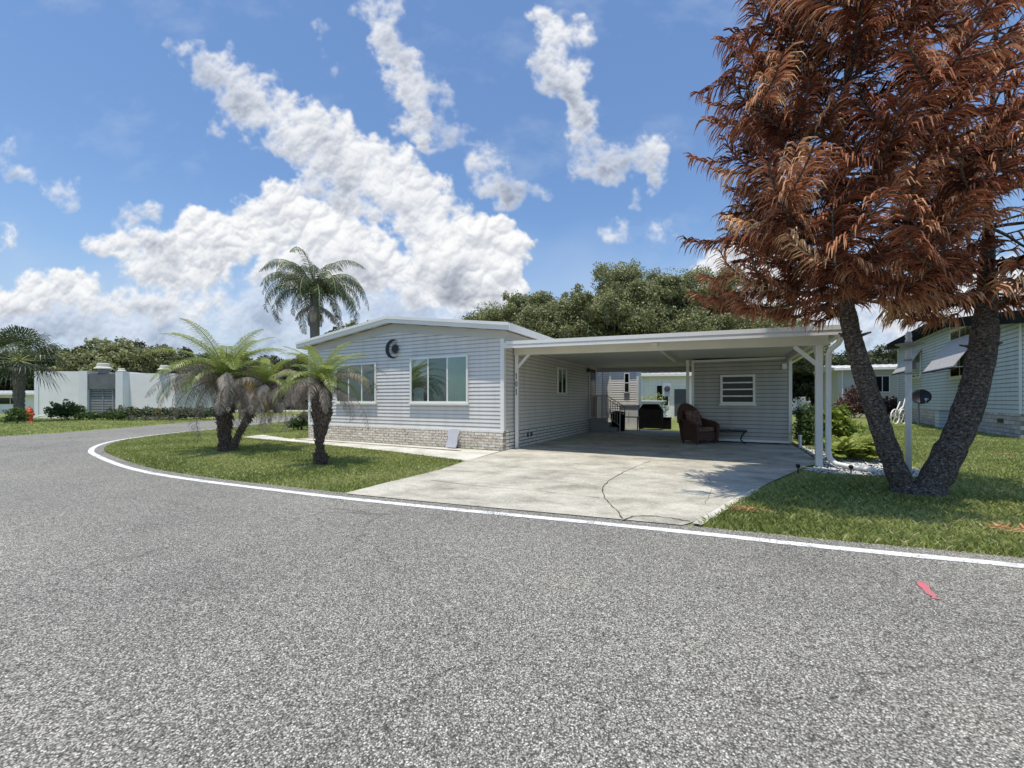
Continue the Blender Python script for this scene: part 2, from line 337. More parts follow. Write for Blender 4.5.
def remember(o):
    ORIG_CHILDREN[o.name] = [c for c in COL.objects if c.parent == o]
    for c in ORIG_CHILDREN[o.name]: remember(c)

def quads_obj(name, V, tint, mat, parent=None, tri=False):
    """V: (n,4,3) or (n,3,3) array of faces; tint: (n,) per-face value"""
    V = np.asarray(V, dtype=np.float32); n, k = V.shape[:2]
    me = bpy.data.meshes.new(name)
    me.vertices.add(n * k); me.vertices.foreach_set('co', V.reshape(-1))
    me.loops.add(n * k); me.loops.foreach_set('vertex_index', np.arange(n * k, dtype=np.int32))
    me.polygons.add(n); me.polygons.foreach_set('loop_start', np.arange(0, n * k, k, dtype=np.int32))
    a = me.attributes.new('tint', 'FLOAT', 'POINT'); a.data.foreach_set('value', np.repeat(np.clip(np.asarray(tint, dtype=np.float32), 0, 1), k))
    me.materials.append(mat); me.update(calc_edges=True); me.validate()
    o = bpy.data.objects.new(name, me); COL.objects.link(o)
    if parent: o.parent = parent
    if name == 'moss': o['kind'] = 'stuff'
    return o
def unit(a): return a / (np.linalg.norm(a, axis=-1, keepdims=True) + 1e-9)
def leaf_quads(P, size, up=.3, aspect=.55):
    """randomly turned leaf-like rhombi round each point of P"""
    n = len(P); d = unit(rng.normal(size=(n, 3)) + np.array([0, 0, up])); r = unit(rng.normal(size=(n, 3)))
    s = unit(np.cross(d, r)); t = np.cross(s, d)
    L = size * rng.uniform(.6, 1.3, (n, 1)); W = L * aspect
    a = P - t * L * .5; b = P + s * W * .5 + d * L * .08; c = P + t * L * .5; e = P - s * W * .5 + d * L * .08
    return np.stack([a, b, c, e], 1)
def blob_points(blobs, dens, shell=.55):
    P = []; T = []
    for (x, y, z, rx, ry, rz) in blobs:
        n = int(dens * (rx * ry * rz) ** (2 / 3))
        d = unit(rng.normal(size=(n, 3))); rad = (shell + (1 - shell) * rng.random((n, 1)) ** .6)
        # lumpy radius
        k = 4; ph = rng.uniform(0, 6, (k, 3)); fr = rng.uniform(2, 6, (k, 3))
        lump = 1 + .13 * sum(np.sin((d * fr[i] + ph[i]).sum(1)) for i in range(k))[:, None]
        p = d * rad * lump * np.array([rx, ry, rz])
        keep = d[:, 2] > -.75
        p = p[keep]; rad = rad[keep]; d = d[keep]
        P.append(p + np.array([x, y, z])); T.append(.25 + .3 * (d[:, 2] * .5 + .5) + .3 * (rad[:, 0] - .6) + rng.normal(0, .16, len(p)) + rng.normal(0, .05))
    return np.concatenate(P), np.concatenate(T)

# ------------------------------------------------------------------ world, sun, camera
kb, ku = .20, -.03
L = (BX * kb + UX * ku + Vector((0, 0, -1))).normalized()
sun = bpy.data.lights.new('sun', 'SUN'); sun.energy = 4.5; sun.angle = math.radians(.55); sun.color = (1, .94, .84)
so = bpy.data.objects.new('sun', sun); COL.objects.link(so); so.rotation_euler = L.to_track_quat('-Z', 'Y').to_euler(); so.location = (0, 0, 30)
W = bpy.data.worlds.new('World'); S.world = W; W.use_nodes = True
nt = W.node_tree; nt.nodes.clear()
out = N(nt, 'ShaderNodeOutputWorld'); bg = N(nt, 'ShaderNodeBackground'); bg.inputs['Strength'].default_value = .15
sky = N(nt, 'ShaderNodeTexSky', sky_type='NISHITA', sun_disc=False); sky.sun_elevation = math.asin(-L.z); sky.sun_rotation = math.atan2(-L.x, -L.y)
sky.air_density = 1.25; sky.dust_density = .6; sky.ozone_density = 2.0
tc = N(nt, 'ShaderNodeTexCoord'); sp = N(nt, 'ShaderNodeSeparateXYZ'); nt.links.new(tc.outputs['Generated'], sp.inputs[0])
haze = nt.nodes.new('ShaderNodeMapRange'); haze.interpolation_type = 'SMOOTHSTEP'; haze.inputs[1].default_value = .42; haze.inputs[2].default_value = 0; haze.inputs[4].default_value = .42
nt.links.new(sp.outputs[2], haze.inputs[0])
hz = nt.nodes.new('ShaderNodeMix'); hz.data_type = 'RGBA'; nt.links.new(haze.outputs[0], hz.inputs[0]); hz.inputs[7].default_value = (2.6, 3.4, 4.7, 1)
skg = nt.nodes.new('ShaderNodeMix'); skg.data_type = 'RGBA'; skg.blend_type = 'MULTIPLY'; skg.inputs[0].default_value = 1; skg.inputs[7].default_value = (.79, .915, 1.06, 1)
nt.links.new(sky.outputs[0], skg.inputs[6]); nt.links.new(skg.outputs[2], hz.inputs[6])
nt.links.new(hz.outputs[2], bg.inputs['Color']); nt.links.new(bg.outputs[0], out.inputs['Surface'])

cam = bpy.data.cameras.new('camera'); co = bpy.data.objects.new('camera', cam); COL.objects.link(co); S.camera = co
co.location = (0, 0, CAMZ); co.rotation_euler = (PI / 2, 0, 0); cam.sensor_width = 36; cam.lens = F / 1024 * 36; cam.shift_y = 16 / 1024; cam.clip_end = 3000; cam.clip_start = .05
S.view_settings.view_transform = 'Standard'; S.view_settings.look = 'None'; S.view_settings.exposure = 0

# ------------------------------------------------------------------ clouds: numpy noise baked to vertex attributes of a far dome sector
def grad_noise(x, y, seed):
    r = np.random.default_rng(seed); n = 256; ang = r.uniform(0, 2*np.pi, (n, n)).astype(np.float32); gx, gy = np.cos(ang), np.sin(ang)
    xi = np.floor(x).astype(int); yi = np.floor(y).astype(int); xf = (x-xi).astype(np.float32); yf = (y-yi).astype(np.float32)
    u = xf*xf*xf*(xf*(xf*6-15)+10); v = yf*yf*yf*(yf*(yf*6-15)+10)
    def g(i, j, dx, dy): a = (xi+i) % n; b = (yi+j) % n; return gx[a, b]*dx + gy[a, b]*dy
    n00 = g(0,0,xf,yf); n10 = g(1,0,xf-1,yf); n01 = g(0,1,xf,yf-1); n11 = g(1,1,xf-1,yf-1)
    return (n00*(1-u)+n10*u)*(1-v) + (n01*(1-u)+n11*u)*v
def fbm(x, y, sc, octv, seed, rough=.5, billow=False):
    a = 1; s = 0; t = 0; c_, s_ = .8, .6
    for k in range(octv):
        n = grad_noise(x*sc, y*sc, seed+k); n = np.abs(n)*2.2-.45 if billow else n*1.5
        s = s + a*n; t += a; a *= rough; sc *= 2.03; x, y = c_*x - s_*y + 3.1, s_*x + c_*y + 1.7
    return s / t
def sstep(a, b, x): t = np.clip((x-a)/(b-a), 0, 1); return t*t*(3-2*t)
CLG = [ # layers from far to near; each ellipse: cx, cy, rx, ry, tilt, thickness, softness
 [(150,328,160,24,0,1.15,.7),(300,318,180,34,0,1.2,.8),(440,316,100,28,0,1.1,.8),(300,348,340,16,0,1.0,1),(30,322,80,20,4,1,.5),(880,322,110,28,0,1,.5),(-200,320,160,40,0,1,.4),(1200,330,170,34,0,1,.5)],
 [(118,242,40,13,0,.9,.4),(142,211,26,12,0,.8,.8),(185,258,54,28,0,1,.25),(228,236,44,28,5,1,.2),(150,272,44,14,0,.85,.5),(72,288,44,16,5,1,.3),(18,298,40,18,5,1,.3),(120,306,60,16,0,.9,.6),(195,300,50,18,0,.9,.6),(-150,230,130,60,0,1.1,.3)],
 [(255,205,26,20,10,.85,.5),(290,216,40,26,20,1.05,.15),(332,240,56,34,15,1.05,.15),(383,262,44,34,12,1.05,.2),(320,272,80,26,0,1.05,.45),(425,298,40,18,0,.9,.6)],
 [(188,52,26,13,30,.8,.9),(215,72,42,22,35,.95,.75),(245,98,44,28,38,1,.65),(222,130,18,10,20,.6,.9),(285,124,50,26,34,1,.55),(330,148,62,34,32,1.05,.4),(380,172,50,32,35,1,.35),(412,202,42,32,38,1.05,.3),(436,232,34,34,20,1.05,.4),(425,222,42,24,40,1,.4),(360,205,50,20,25,.85,.6)],
 [(478,232,30,22,10,1.05,.1),(498,258,32,32,10,1.1,.1),(512,285,22,22,0,1,.15),(468,284,40,26,0,1.05,.25),(440,262,34,26,0,1,.35),(525,300,14,8,0,.7,.8)],
 [(376,6,30,16,-10,.75,.9),(383,34,18,26,-18,.9,.7),(398,62,22,32,-24,1,.55),(410,92,24,34,-24,1,.5),(424,128,17,24,-20,.9,.45),(436,88,24,20,-30,.6,1),(455,120,18,14,40,.5,1),(468,138,24,13,40,.65,.9),(484,166,20,24,-25,.85,.65),(498,188,24,16,0,.85,.6),(518,182,14,8,0,.5,1),(540,188,13,6,0,.65,.9)],
 [(562,36,32,24,10,1,.5),(548,60,24,26,0,.85,.7),(566,78,26,24,-14,.95,.55),(580,110,18,26,-14,1,.55),(590,140,18,18,-35,.8,.75),(606,168,24,18,0,.85,.65),(628,152,20,14,0,.7,.8),(650,150,18,20,0,.9,.55),(656,175,9,18,0,.7,.7),(614,232,20,11,-15,.75,.75),(663,232,18,18,0,.75,.85),(636,200,8,11,0,.6,.8)],
 [(30,178,40,12,28,.7,1),(62,190,22,13,0,.7,.9),(12,150,12,13,0,.6,.95),(318,45,9,24,-22,.45,1),(330,70,14,9,0,.35,1),(-280,60,90,50,20,1,.5)],
 [(765,285,50,42,0,1.05,.3),(722,266,28,18,0,.9,.5),(800,312,50,24,0,1,.4),(940,310,60,26,0,1,.4),(1010,290,60,34,0,1,.5),(1190,260,140,60,0,1.1,.3)]]
def layer(X, Y, CL, sd):
    wx = fbm(X, Y, 1/85, 4, 11+sd)*24 + fbm(X, Y, 1/24, 4, 31+sd)*10; wy = fbm(X, Y, 1/85, 4, 51+sd)*20 + fbm(X, Y, 1/24, 4, 71+sd)*10
    U = X + wx; V = Y + wy; E = np.zeros(X.shape); soft = np.zeros(X.shape); lowy = np.zeros(X.shape); wsum = np.full(X.shape, 1e-6)
    for (cx_, cy_, rx, ry, a, w, so_) in CL:
        t = math.radians(a); du = U-cx_; dv = V-cy_; p = (du*math.cos(t)+dv*math.sin(t))/(rx*1.17); q = (-du*math.sin(t)+dv*math.cos(t))/(ry*1.2); r2 = p*p+q*q
        E += np.exp(4*np.clip(w*(1.0-r2*.9), -4, 3)); k = np.exp(-r2*1.2); soft += k*so_; lowy += k*np.clip(q, -1.5, 1.5); wsum += k
    Sg = np.log(E)/4; soft /= wsum; lowy /= wsum
    bil = fbm(X+wx*.4, Y+wy*.4, 1/36, 5, 101+sd, .5, True); fin = fbm(X, Y, 1/20, 6, 131+sd, .6); big = fbm(X, Y, 1/70, 3, 151+sd)
    t = Sg + bil*.62*(1-soft*.3) + fin*(.34+.95*soft) + big*.40
    e0 = .12; wdt = .24 + 1.05*soft**1.1
    alpha = sstep(e0, e0+wdt, t) * np.clip(1-.35*soft**2, 0, 1)
    b1 = fbm(X+wx*.4, Y+wy*.4, 1/36, 2, 101+sd, .5, True)
    h = np.sqrt(np.clip(t-e0+.03, 0, 2.2))*20 + b1*12*(1-.5*soft) + bil*1.2
    gy, gx = np.gradient(h); gx /= np.gradient(X, axis=1); gy /= np.gradient(Y, axis=0)
    nz_ = 1/np.sqrt(1+(gx*gx+gy*gy)*.6); lit = (gx*.22 + gy*.62 + .62)*nz_
    thick = sstep(.3, 1.5, t); under = sstep(-.35, .9, lowy+big*.9+fin*.35)
    b = .95 + .15*np.clip(lit-.55, -.9, .5)*(1-.6*soft) - .25*thick*under - .05*thick*sstep(-.3, .5, big) + .05*fin
    b = np.clip(b, .40, 1.0); cool = np.clip((1.0-b)*1.5, 0, 1)[..., None]
    col = b[..., None]*(np.array([1.,1.,1.])*(1-cool)+np.array([.89,.965,1.11])*cool)
    return col, alpha
def cloud_field(X, Y):
    """X, Y: sky direction in survey units (x right, y down); returns rgb, alpha"""
    wis = sstep(.05, .6, fbm(X+Y*.6, Y*1.6-X*.3, 1/130, 6, 201, .6))*.22*sstep(380, 200, Y); hb = sstep(215, 350, Y + fbm(X, Y, 1/90, 3, 301)*60)*.42
    C = np.zeros(X.shape+(3,)) + np.array([.80,.85,.92]); A = 1-(1-wis)*(1-hb); P_ = C*A[..., None]
    for i, L_ in enumerate(CLG):
        c, a = layer(X, Y, L_, 400*i)
        if i == 0: c = c*np.array([.90,.93,.98]); a = a*.92
        a = a[..., None]; P_ = c*a + P_*(1-a); A = 1-(1-A)*(1-a[..., 0])
    return P_/np.maximum(A, 1e-4)[..., None], A

def cloud_dome():
    xs = np.arange(-260, 1330, 1.25); ys = np.arange(-150, 398, 1.25); X, Y = np.meshgrid(xs, ys); col, al = cloud_field(X, Y)
    al *= sstep(-260, -160, X)*sstep(1330, 1230, X)*sstep(-150, -90, Y)
    D = np.stack([(X-512)/F, np.ones_like(X), (HZ-Y)/F], -1); D = D/np.linalg.norm(D, axis=-1, keepdims=True)*1450
    ny, nx_ = X.shape; idx = np.arange(ny*nx_).reshape(ny, nx_); a, b, c_, d = idx[:-1,:-1], idx[:-1,1:], idx[1:,1:], idx[1:,:-1]
    mx = np.maximum(np.maximum(al[:-1,:-1], al[:-1,1:]), np.maximum(al[1:,1:], al[1:,:-1])) > .012
    Fq = np.stack([a[mx], d[mx], c_[mx], b[mx]], -1); used = np.unique(Fq); remap = np.zeros(ny*nx_, np.int32); remap[used] = np.arange(len(used)); Fq = remap[Fq]
    me = bpy.data.meshes.new('sky_clouds'); me.vertices.add(len(used)); me.vertices.foreach_set('co', D.reshape(-1, 3)[used].astype(np.float32).ravel())
    me.loops.add(Fq.size); me.loops.foreach_set('vertex_index', Fq.ravel().astype(np.int32)); me.polygons.add(len(Fq)); me.polygons.foreach_set('loop_start', np.arange(0, Fq.size, 4, dtype=np.int32))
    rgba = np.concatenate([np.clip(col, 0, 1.05)**2.2, al[..., None]], -1).reshape(-1, 4)[used].astype(np.float32)
    at = me.attributes.new('cloud', 'FLOAT_COLOR', 'POINT'); at.data.foreach_set('color', rgba.ravel()); me.update(calc_edges=True)
    m, nt, b_ = newmat('cloud_vapour'); nt.nodes.remove(b_); an = N(nt, 'ShaderNodeAttribute', attribute_name='cloud'); em = N(nt, 'ShaderNodeEmission'); nt.links.new(an.outputs['Color'], em.inputs[0])
    tr = N(nt, 'ShaderNodeBsdfTransparent'); mx_ = N(nt, 'ShaderNodeMixShader'); nt.links.new(an.outputs['Alpha'], mx_.inputs[0]); nt.links.new(tr.outputs[0], mx_.inputs[1]); nt.links.new(em.outputs[0], mx_.inputs[2]); nt.links.new(mx_.outputs[0], nt.nodes['Material Output'].inputs['Surface'])
    m.cycles.emission_sampling = 'NONE'
    me.materials.append(m); o = bpy.data.objects.new('sky_clouds', me); COL.objects.link(o); return o
struct(cloud_dome())

# ------------------------------------------------------------------ the ground
def sheet(name, pts, z, mat):
    me = bpy.data.meshes.new(name); bm = bmesh.new()
    f = bm.faces.new([bm.verts.new((p[0], p[1], z)) for p in pts]); bm.normal_update()
    if f.normal.z < 0: f.normal_flip()
    bmesh.ops.triangulate(bm, faces=bm.faces); bm.to_mesh(me); bm.free(); me.materials.append(mat)
    o = bpy.data.objects.new(name, me); COL.objects.link(o); return o
def ribbon(name, pts, w, z, mat, parent=None, jit=0.0, taper=False):
    V = []; Fc = []
    for i, p in enumerate(pts):
        t = (Vector(pts[min(i+1, len(pts)-1)][:2]) - Vector(pts[max(i-1, 0)][:2])).normalized(); nrm = Vector((-t.y, t.x))
        ww = w * (1 + random.uniform(-jit, jit)); a = Vector(p[:2]) + nrm * ww / 2; b = Vector(p[:2]) - nrm * ww / 2
        V += [(a.x, a.y, z), (b.x, b.y, z)]
        if i: Fc.append((2*i-2, 2*i-1, 2*i+1, 2*i))
    m = MB(); m.add(V, Fc); return m.build(name, mat, parent)
def smooth(pts, k=6):
    out = []
    for i in range(len(pts) - 1):
        p0 = pts[max(i-1, 0)]; p1 = pts[i]; p2 = pts[i+1]; p3 = pts[min(i+2, len(pts)-1)]
        for j in range(k):
            t = j / k
            out.append(tuple(.5 * ((2*p1[c]) + (-p0[c]+p2[c])*t + (2*p0[c]-5*p1[c]+4*p2[c]-p3[c])*t*t + (-p0[c]+3*p1[c]-3*p2[c]+p3[c])*t**3) for c in (0, 1)))
    out.append(tuple(pts[-1][:2])); return out
R_ = 800
struct(sheet('ground', [(-R_, -R_), (R_, -R_), (R_, 2*R_), (-R_, 2*R_)], 0, M_GRASS))
edge_px = [(1024,567),(960,560.5),(820,547),(700,534),(560,520),(440,508.5),(330,497),(260,488.5),(200,481),(152,473.5),(125,467),(107,460.5),(95,455),(91,451.5),(95,447),(108,442.5),(130,438.5),(170,433.5),(215,429)]
line_c = [(30, -6.4), (20, -2.6), (14, -.27), (11, .88), (8.5, 1.85), (6.2, 2.74)] + [tuple(G(*p)[:2]) for p in edge_px]
line_s = smooth(line_c, 8)
inner = line_s + [(-14.4, 24), (-14.9, 32), (-13.5, 45), (-8, 62)]
# the road runs under the paint and a hand's width past it
def offset(pts, d):
    o = []
    for i, p in enumerate(pts):
        t = (Vector(pts[min(i+1, len(pts)-1)]) - Vector(pts[max(i-1, 0)])).normalized(); o.append((p[0] + t.y * d, p[1] - t.x * d))
    return o
inner_off = offset(inner, .27)
outer = [(-12, 64), (-19.5, 46), (-20.6, 33), (-20.2, 26), (-19.3, 20.4), (-19.2, 17.6), (-19.5, 15.7), (-21, 10), (-30, 4), (-60, 2), (-60, -40), (40, -40)]
struct(sheet('road', inner_off + outer, .004, M_ASPH))
struct(ribbon('edge_line', line_s, .12, .008, M_LINE, jit=.05))
struct(sheet('cross_road', [(-60, 58), (40, 52), (40, 46.5), (-9, 50), (-60, 53)], .006, M_WALK))
mk = smooth([tuple(G(921, 583)[:2]), tuple(G(926, 590)[:2]), tuple(G(936, 600)[:2])], 4)
tag(ribbon('paint_mark', mk, .042, .0095, M_PINK, jit=.7), 'short pink spray paint dash on the asphalt near the right', 'paint mark')

# driveway with its slab under the carport
dr = [HB(.05, 0), G(466, 461.5), G(440, 470), G(395, 481), G(345, 494)]
fr_ = [p for p in offset(line_s, .1)]
def on_line(px):   # point on the road edge at a sight-line px
    k = (px - 512) / F; best = min(offset(line_s, .09), key=lambda p: abs(p[0] - k * p[1]) if p[1] > 0 and p[1] < 14 and p[0] > -11 else 9e9); return best
front = [p for p in offset(line_s, .22) if p[1] > 0 and -3.9 < p[0] and p[0] < 2.0 and p[1] < 8]
front.sort(key=lambda p: p[0])
drive = [tuple(p[:2]) for p in dr] + front + [tuple(G(712, 517)[:2]), tuple(G(738, 501)[:2]), tuple(G(770, 483)[:2]), tuple(G(806, 467)[:2]), tuple(HB(7.3, 1.2)[:2]), tuple(HB(7.27, 5)[:2]), tuple(HB(7.27, 9.4)[:2]), tuple(HB(.0, 10.3)[:2])]
dv = struct(sheet('driveway', drive, .014, M_CONC))
def crack(px, w):
    p = smooth([tuple(G(*q)[:2]) for q in px], 7)
    p = [(a + random.uniform(-.012, .012), b + random.uniform(-.02, .02)) for a, b in p]
    ribbon('crack', p, w*.7, .0175, M_DARKCRACK, dv, jit=.6)
M_DARKCRACK = plain('crack_dirt', (.10, .085, .055), .95, .4, 20)
crack([(650,462),(630,470),(610,481),(603,490),(606,500),(617,512),(622,520)], .022)
crack([(520,449.5),(600,453),(684,458),(740,462),(812,467)], .012)
crack([(470,466),(560,471),(655,477),(755,484)], .008)
crack([(684,458),(668,448),(652,437)], .012)
crack([(430,481),(480,487),(540,492),(600,499)], .010)
crack([(620,522),(640,517),(668,519),(690,523)], .03)
crack([(700,470),(712,486),(705,505)], .007)
ed = ribbon('kerb', [tuple(G(697,526.5)[:2]), tuple(G(716,515)[:2]), tuple(G(738,501)[:2]), tuple(G(757,491)[:2])], .10, .03, M_WALK, dv)
walk = [HB(-.02, -.14), G(466, 461.3), G(395, 452.5), G(330, 445.5), G(240, 437.5), G(262, 434.5), G(300, 432.5), HB(-8.2, -.42), HB(-8.0, -.05)]
struct(sheet('path', [tuple(p[:2]) for p in walk], .010, M_WALK))
st = struct(ribbon('kerb_strip', [tuple(HB(-8.1, -.36)[:2]), tuple(HB(-5, -.40)[:2]), tuple(HB(-1.2, -.46)[:2])], .10, .016, M_WALK, jit=.1))
ribbon('dirt_joint', [tuple(HB(-8.1, -.47)[:2]), tuple(HB(-5, -.52)[:2]), tuple(HB(-1.0, -.6)[:2])], .07, .013, M_DARKCRACK, st, jit=.8)

# ------------------------------------------------------------------ siding / windows helpers
def courses(mb, a_range, z0, z1, pitch=.112, out=.0, lap=.016):
    z = z0
    while z < z1 - .01:
        zt = min(z + pitch, z1); r = a_range(z + pitch * .4)
        if r is None: break
        a0, a1 = r
        mb.add([(a0, out+lap, z), (a1, out+lap, z), (a1, out+.002, zt), (a0, out+.002, zt)], [(0,1,2,3)])
        mb.add([(a0, out+.002, z), (a1, out+.002, z), (a1, out+lap, z), (a0, out+lap, z)], [(0,1,2,3)])
        z += pitch
def window(root, T, a0, a1, z0, z1, mull=(), rows=(), blind=M_CURT, glass=M_GLASS, fw=.055, label=None, dark_lights=(), sill=False, trim=M_WHITE):
    """window in wall coords T(a, out, z) ; mull: fractions of vertical bars ; rows: fractions of horizontals"""
    f = MB(T); o0 = .018; o1 = .065
    f.box(a0, a1, o0, o1, z1-fw, z1); f.box(a0, a1, o0, o1, z0, z0+fw); f.box(a0, a0+fw, o0, o1, z0+fw, z1-fw); f.box(a1-fw, a1, o0, o1, z0+fw, z1-fw)
    if sill: f.box(a0-.03, a1+.03, o0+.002, o1+.03, z0-.05, z0-.001)
    for m in mull: x = a0 + (a1-a0)*m; f.box(x-.022, x+.022, o0, o1-.01, z0+fw, z1-fw)
    for m in rows: z = z0 + (z1-z0)*m; f.box(a0+fw, a1-fw, o0, o1-.013, z-.022, z+.022)
    w = f.build('window', trim, root)
    if label: w['label'] = label
    ms = [0] + list(mull) + [1]
    for i in range(len(ms)-1):
        b = MB(T); x0 = max(a0+fw, a0+(a1-a0)*ms[i]); x1 = min(a1-fw, a0+(a1-a0)*ms[i+1])
        dk = i in dark_lights
        if not dk and blind is M_CURT:
            n = max(3, int((x1-x0)/.09))
            for k in range(n):      # vertical blind slats, each turned a little
                s0 = x0 + (x1-x0)*k/n; s1 = x0 + (x1-x0)*(k+1)/n
                b.quad((s0, .022, z0+.03), (s1, .031, z0+.03), (s1, .031, z1-.03), (s0, .022, z1-.03))
            b.build('blind', blind, w)
        else:
            b.quad((x0, .022, z0+.03), (x1, .022, z0+.03), (x1, .022, z1-.03), (x0, .022, z1-.03)); b.build('interior', M_SCREEN if dk and blind is M_CURT else M_DARK, w)
        g = MB(T); g.quad((x0, .042, z0+.03), (x1, .042, z0+.03), (x1, .042, z1-.03), (x0, .042, z1-.03)); g.build('pane', glass, w)
    return w

# ------------------------------------------------------------------ main house
H = thing('manufactured_home', 'pale grey home with clapboard siding, low white gable roof and stone skirt', 'house', C0, ROT)
Wd = 8.0; LEN = 14.0; SK = .54
ridge_z = 3.86; eave_z = 3.30
def under(u):  # underside of roof at u (u negative to the left)
    return eave_z - .02 + (ridge_z - eave_z) * (1 - abs(u + Wd/2) / (Wd/2 + .3))
Tf = lambda a, o, z: (a, -o, z)
Ts = lambda a, o, z: (o, a, z)
m = MB()
m.add([(-Wd,0,SK),(0,0,SK),(0,0,under(0)),(-Wd/2,0,under(-Wd/2)),(-Wd,0,under(-Wd))], [(0,1,2,3,4)])
m.add([(0,0,SK),(0,LEN,SK),(0,LEN,under(0)),(0,0,under(0))], [(0,1,2,3)])
m.add([(-Wd,0,SK),(-Wd,LEN,SK),(-Wd,LEN,under(0)),(-Wd,0,under(0))], [(0,1,2,3)])
m.add([(-Wd,LEN,SK),(0,LEN,SK),(0,LEN,under(0)),(-Wd/2,LEN,under(-Wd/2)),(-Wd,LEN,under(-Wd))], [(0,1,2,3,4)])
m.T = Tf
def fr_range(z):
    if z < under(0): return (-Wd, 0)
    k = (under(-Wd/2) - z) / (under(-Wd/2) - under(0)) * Wd/2
    return (-Wd/2-k, -Wd/2+k) if k > .1 else None
courses(m, fr_range, SK, 3.9)
m.T = Ts; courses(m, lambda z: (0, 10.3), SK, 3.24)
m.T = lambda a, o, z: (-Wd-o, a, z); courses(m, lambda z: (0, LEN), SK, 3.24)
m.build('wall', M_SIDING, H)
t = MB(); t.box(-.09, .024, -.026, -.0185, SK, 3.1); t.box(.0185, .026, -.0185, .09, SK, 3.1); t.box(-Wd-.02, -Wd+.09, -.026, -.0185, SK, 3.1)
t.box(-Wd, .022, -.03, -.012, SK-.03, SK+.02)
t.build('corner_trim', M_WHITE, H)
s = MB(); s.box(-Wd+.005, .0, -.035, .15, 0, SK-.031); s.build('stone_skirt', M_STONE, H)
s = MB(); s.box(-.16, .028, .15, 10.28, 0, SK); s.build('block_skirt', M_SLUMP, H)
for y_ in (1.45, 1.70): s = MB(); s.box(.03, .036, y_, y_+.13, .27, .39); s.build('skirt_vent', M_DGREY, H)
# roof: sloping slab, fascia in two steps
def roofprof(dz0, dz1, ex=0):
    hw = Wd/2 + .3 + ex; c = -Wd/2
    return [(c-hw, eave_z+dz0), (c, ridge_z+dz0), (c+hw, eave_z+dz0), (c+hw, eave_z+dz1), (c, ridge_z+dz1), (c-hw, eave_z+dz1)]
r = MB(); r.prism(roofprof(.0, .14), -.27, LEN+.3); rf = r.build('roof', M_ROOFW, H)
r = MB(); r.prism(roofprof(-.045, .10, .012), -.295, -.272); r.prism(roofprof(.075, .16, .02), -.322, -.297)
for sgn, u0 in ((1, .312), (-1, -Wd-.312)):
    u1 = u0 + sgn*.022; a, b = min(u0, u1), max(u0, u1); r.box(a, b, -.27, 4.2, eave_z-.05, eave_z+.15)
r.build('fascia', M_WHITE, rf)
r = MB()    # ribbed roof edge further back
for k in range(60):
    y = 4.3 + k*.16; r.box(.30, .335, y, y+.07, eave_z+.02, eave_z+.155)
r.build('roof_ribs', M_ROOFW, rf)
r = MB(); c = -Wd/2
def fz(u, d): return under(u) - d
r.add([(-Wd-.02,-.034,fz(-Wd,.02)),(c,-.034,fz(c,.02)),(.02,-.034,fz(0,.02)),(.02,-.034,fz(0,.24)),(c,-.034,fz(c,.27)),(-Wd-.02,-.034,fz(-Wd,.24)),
       (-Wd-.02,-.0,fz(-Wd,.02)),(c,-.0,fz(c,.02)),(.02,-.0,fz(0,.02)),(.02,-.0,fz(0,.24)),(c,-.0,fz(c,.27)),(-Wd-.02,-.0,fz(-Wd,.24))],
      [(0,1,4,5),(1,2,3,4),(6,7,10,11),(7,8,9,10),(5,4,10,11),(4,3,9,10),(2,3,9,8)])
r.box(.0185, .04, -.02, LEN, 3.02, 3.28)
r.build('frieze', M_TRIMG, H)
r = MB(); r.lathe([(.0,0),(.09,0),(.09,.12),(.15,.13),(.13,.19),(.0,.22)], (-3.3, 2.2, ridge_z+.10), 12); r.build('roof_vent', M_MGREY, H)
window(H, Tf, -3.26, -1.13, 1.31, 2.70, mull=(.33,.66), dark_lights=(0,), label='wide three light window with its left pane screened', sill=True)
window(H, Tf, -6.55, -4.68, 1.31, 2.62, mull=(.33,.66), label='three light window half hidden by palm fronds', sill=True)
window(H, Ts, 4.05, 5.0, 1.62, 2.60, mull=(.5,), blind=None, glass=M_GLASSD)
# door in the side wall
d = MB(Ts); d.box(7.98, 8.06, .02, .06, .62, 2.86); d.box(8.94, 9.02, .02, .06, .62, 2.86); d.box(7.98, 9.02, .02, .062, 2.80, 2.90)
dd = d.build('door_frame', M_WHITE, H)
d = MB(Ts); d.box(8.07, 8.93, .018, .05, .64, 2.79); dr_ = d.build('door', M_DOOR, H)
d = MB(Ts); d.box(8.2, 8.8, .051, .056, 1.55, 2.62); d.build('pane', M_GLASSD, dr_)
d = MB(Ts); d.lathe([(0,0),(.03,0),(.035,.03),(0,.05)], (8.14,.06,1.5), 8); d.build('handle', M_MGREY, dr_)
d = MB(Ts); d.box(7.66, 7.78, .02, .14, 2.62, 2.78); d.build('wall_lamp', M_BLACK, H)
# projecting addition at the back
a = MB(); a.box(.02, 1.72, 10.32, 11.2, SK*.5, 2.86)
a.T = lambda x, o, z: (x, 10.31-o, z); courses(a, lambda z: (.02, 1.72), .1, 2.86)
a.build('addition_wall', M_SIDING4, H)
a = MB(); a.box(.36, .43, 10.26, 10.29, .1, 2.86); a.box(1.66, 1.76, 10.265, 10.30, .0, 2.86); a.box(.0, 1.9, 10.2, 11.3, 2.87, 2.93); a.build('addition_trim', M_WHITE, H)
window(H, lambda x, o, z: (x, 10.29-o, z), 1.08, 1.34, 1.75, 2.7, rows=(.5,), blind=None, glass=M_GLASSD, fw=.04)

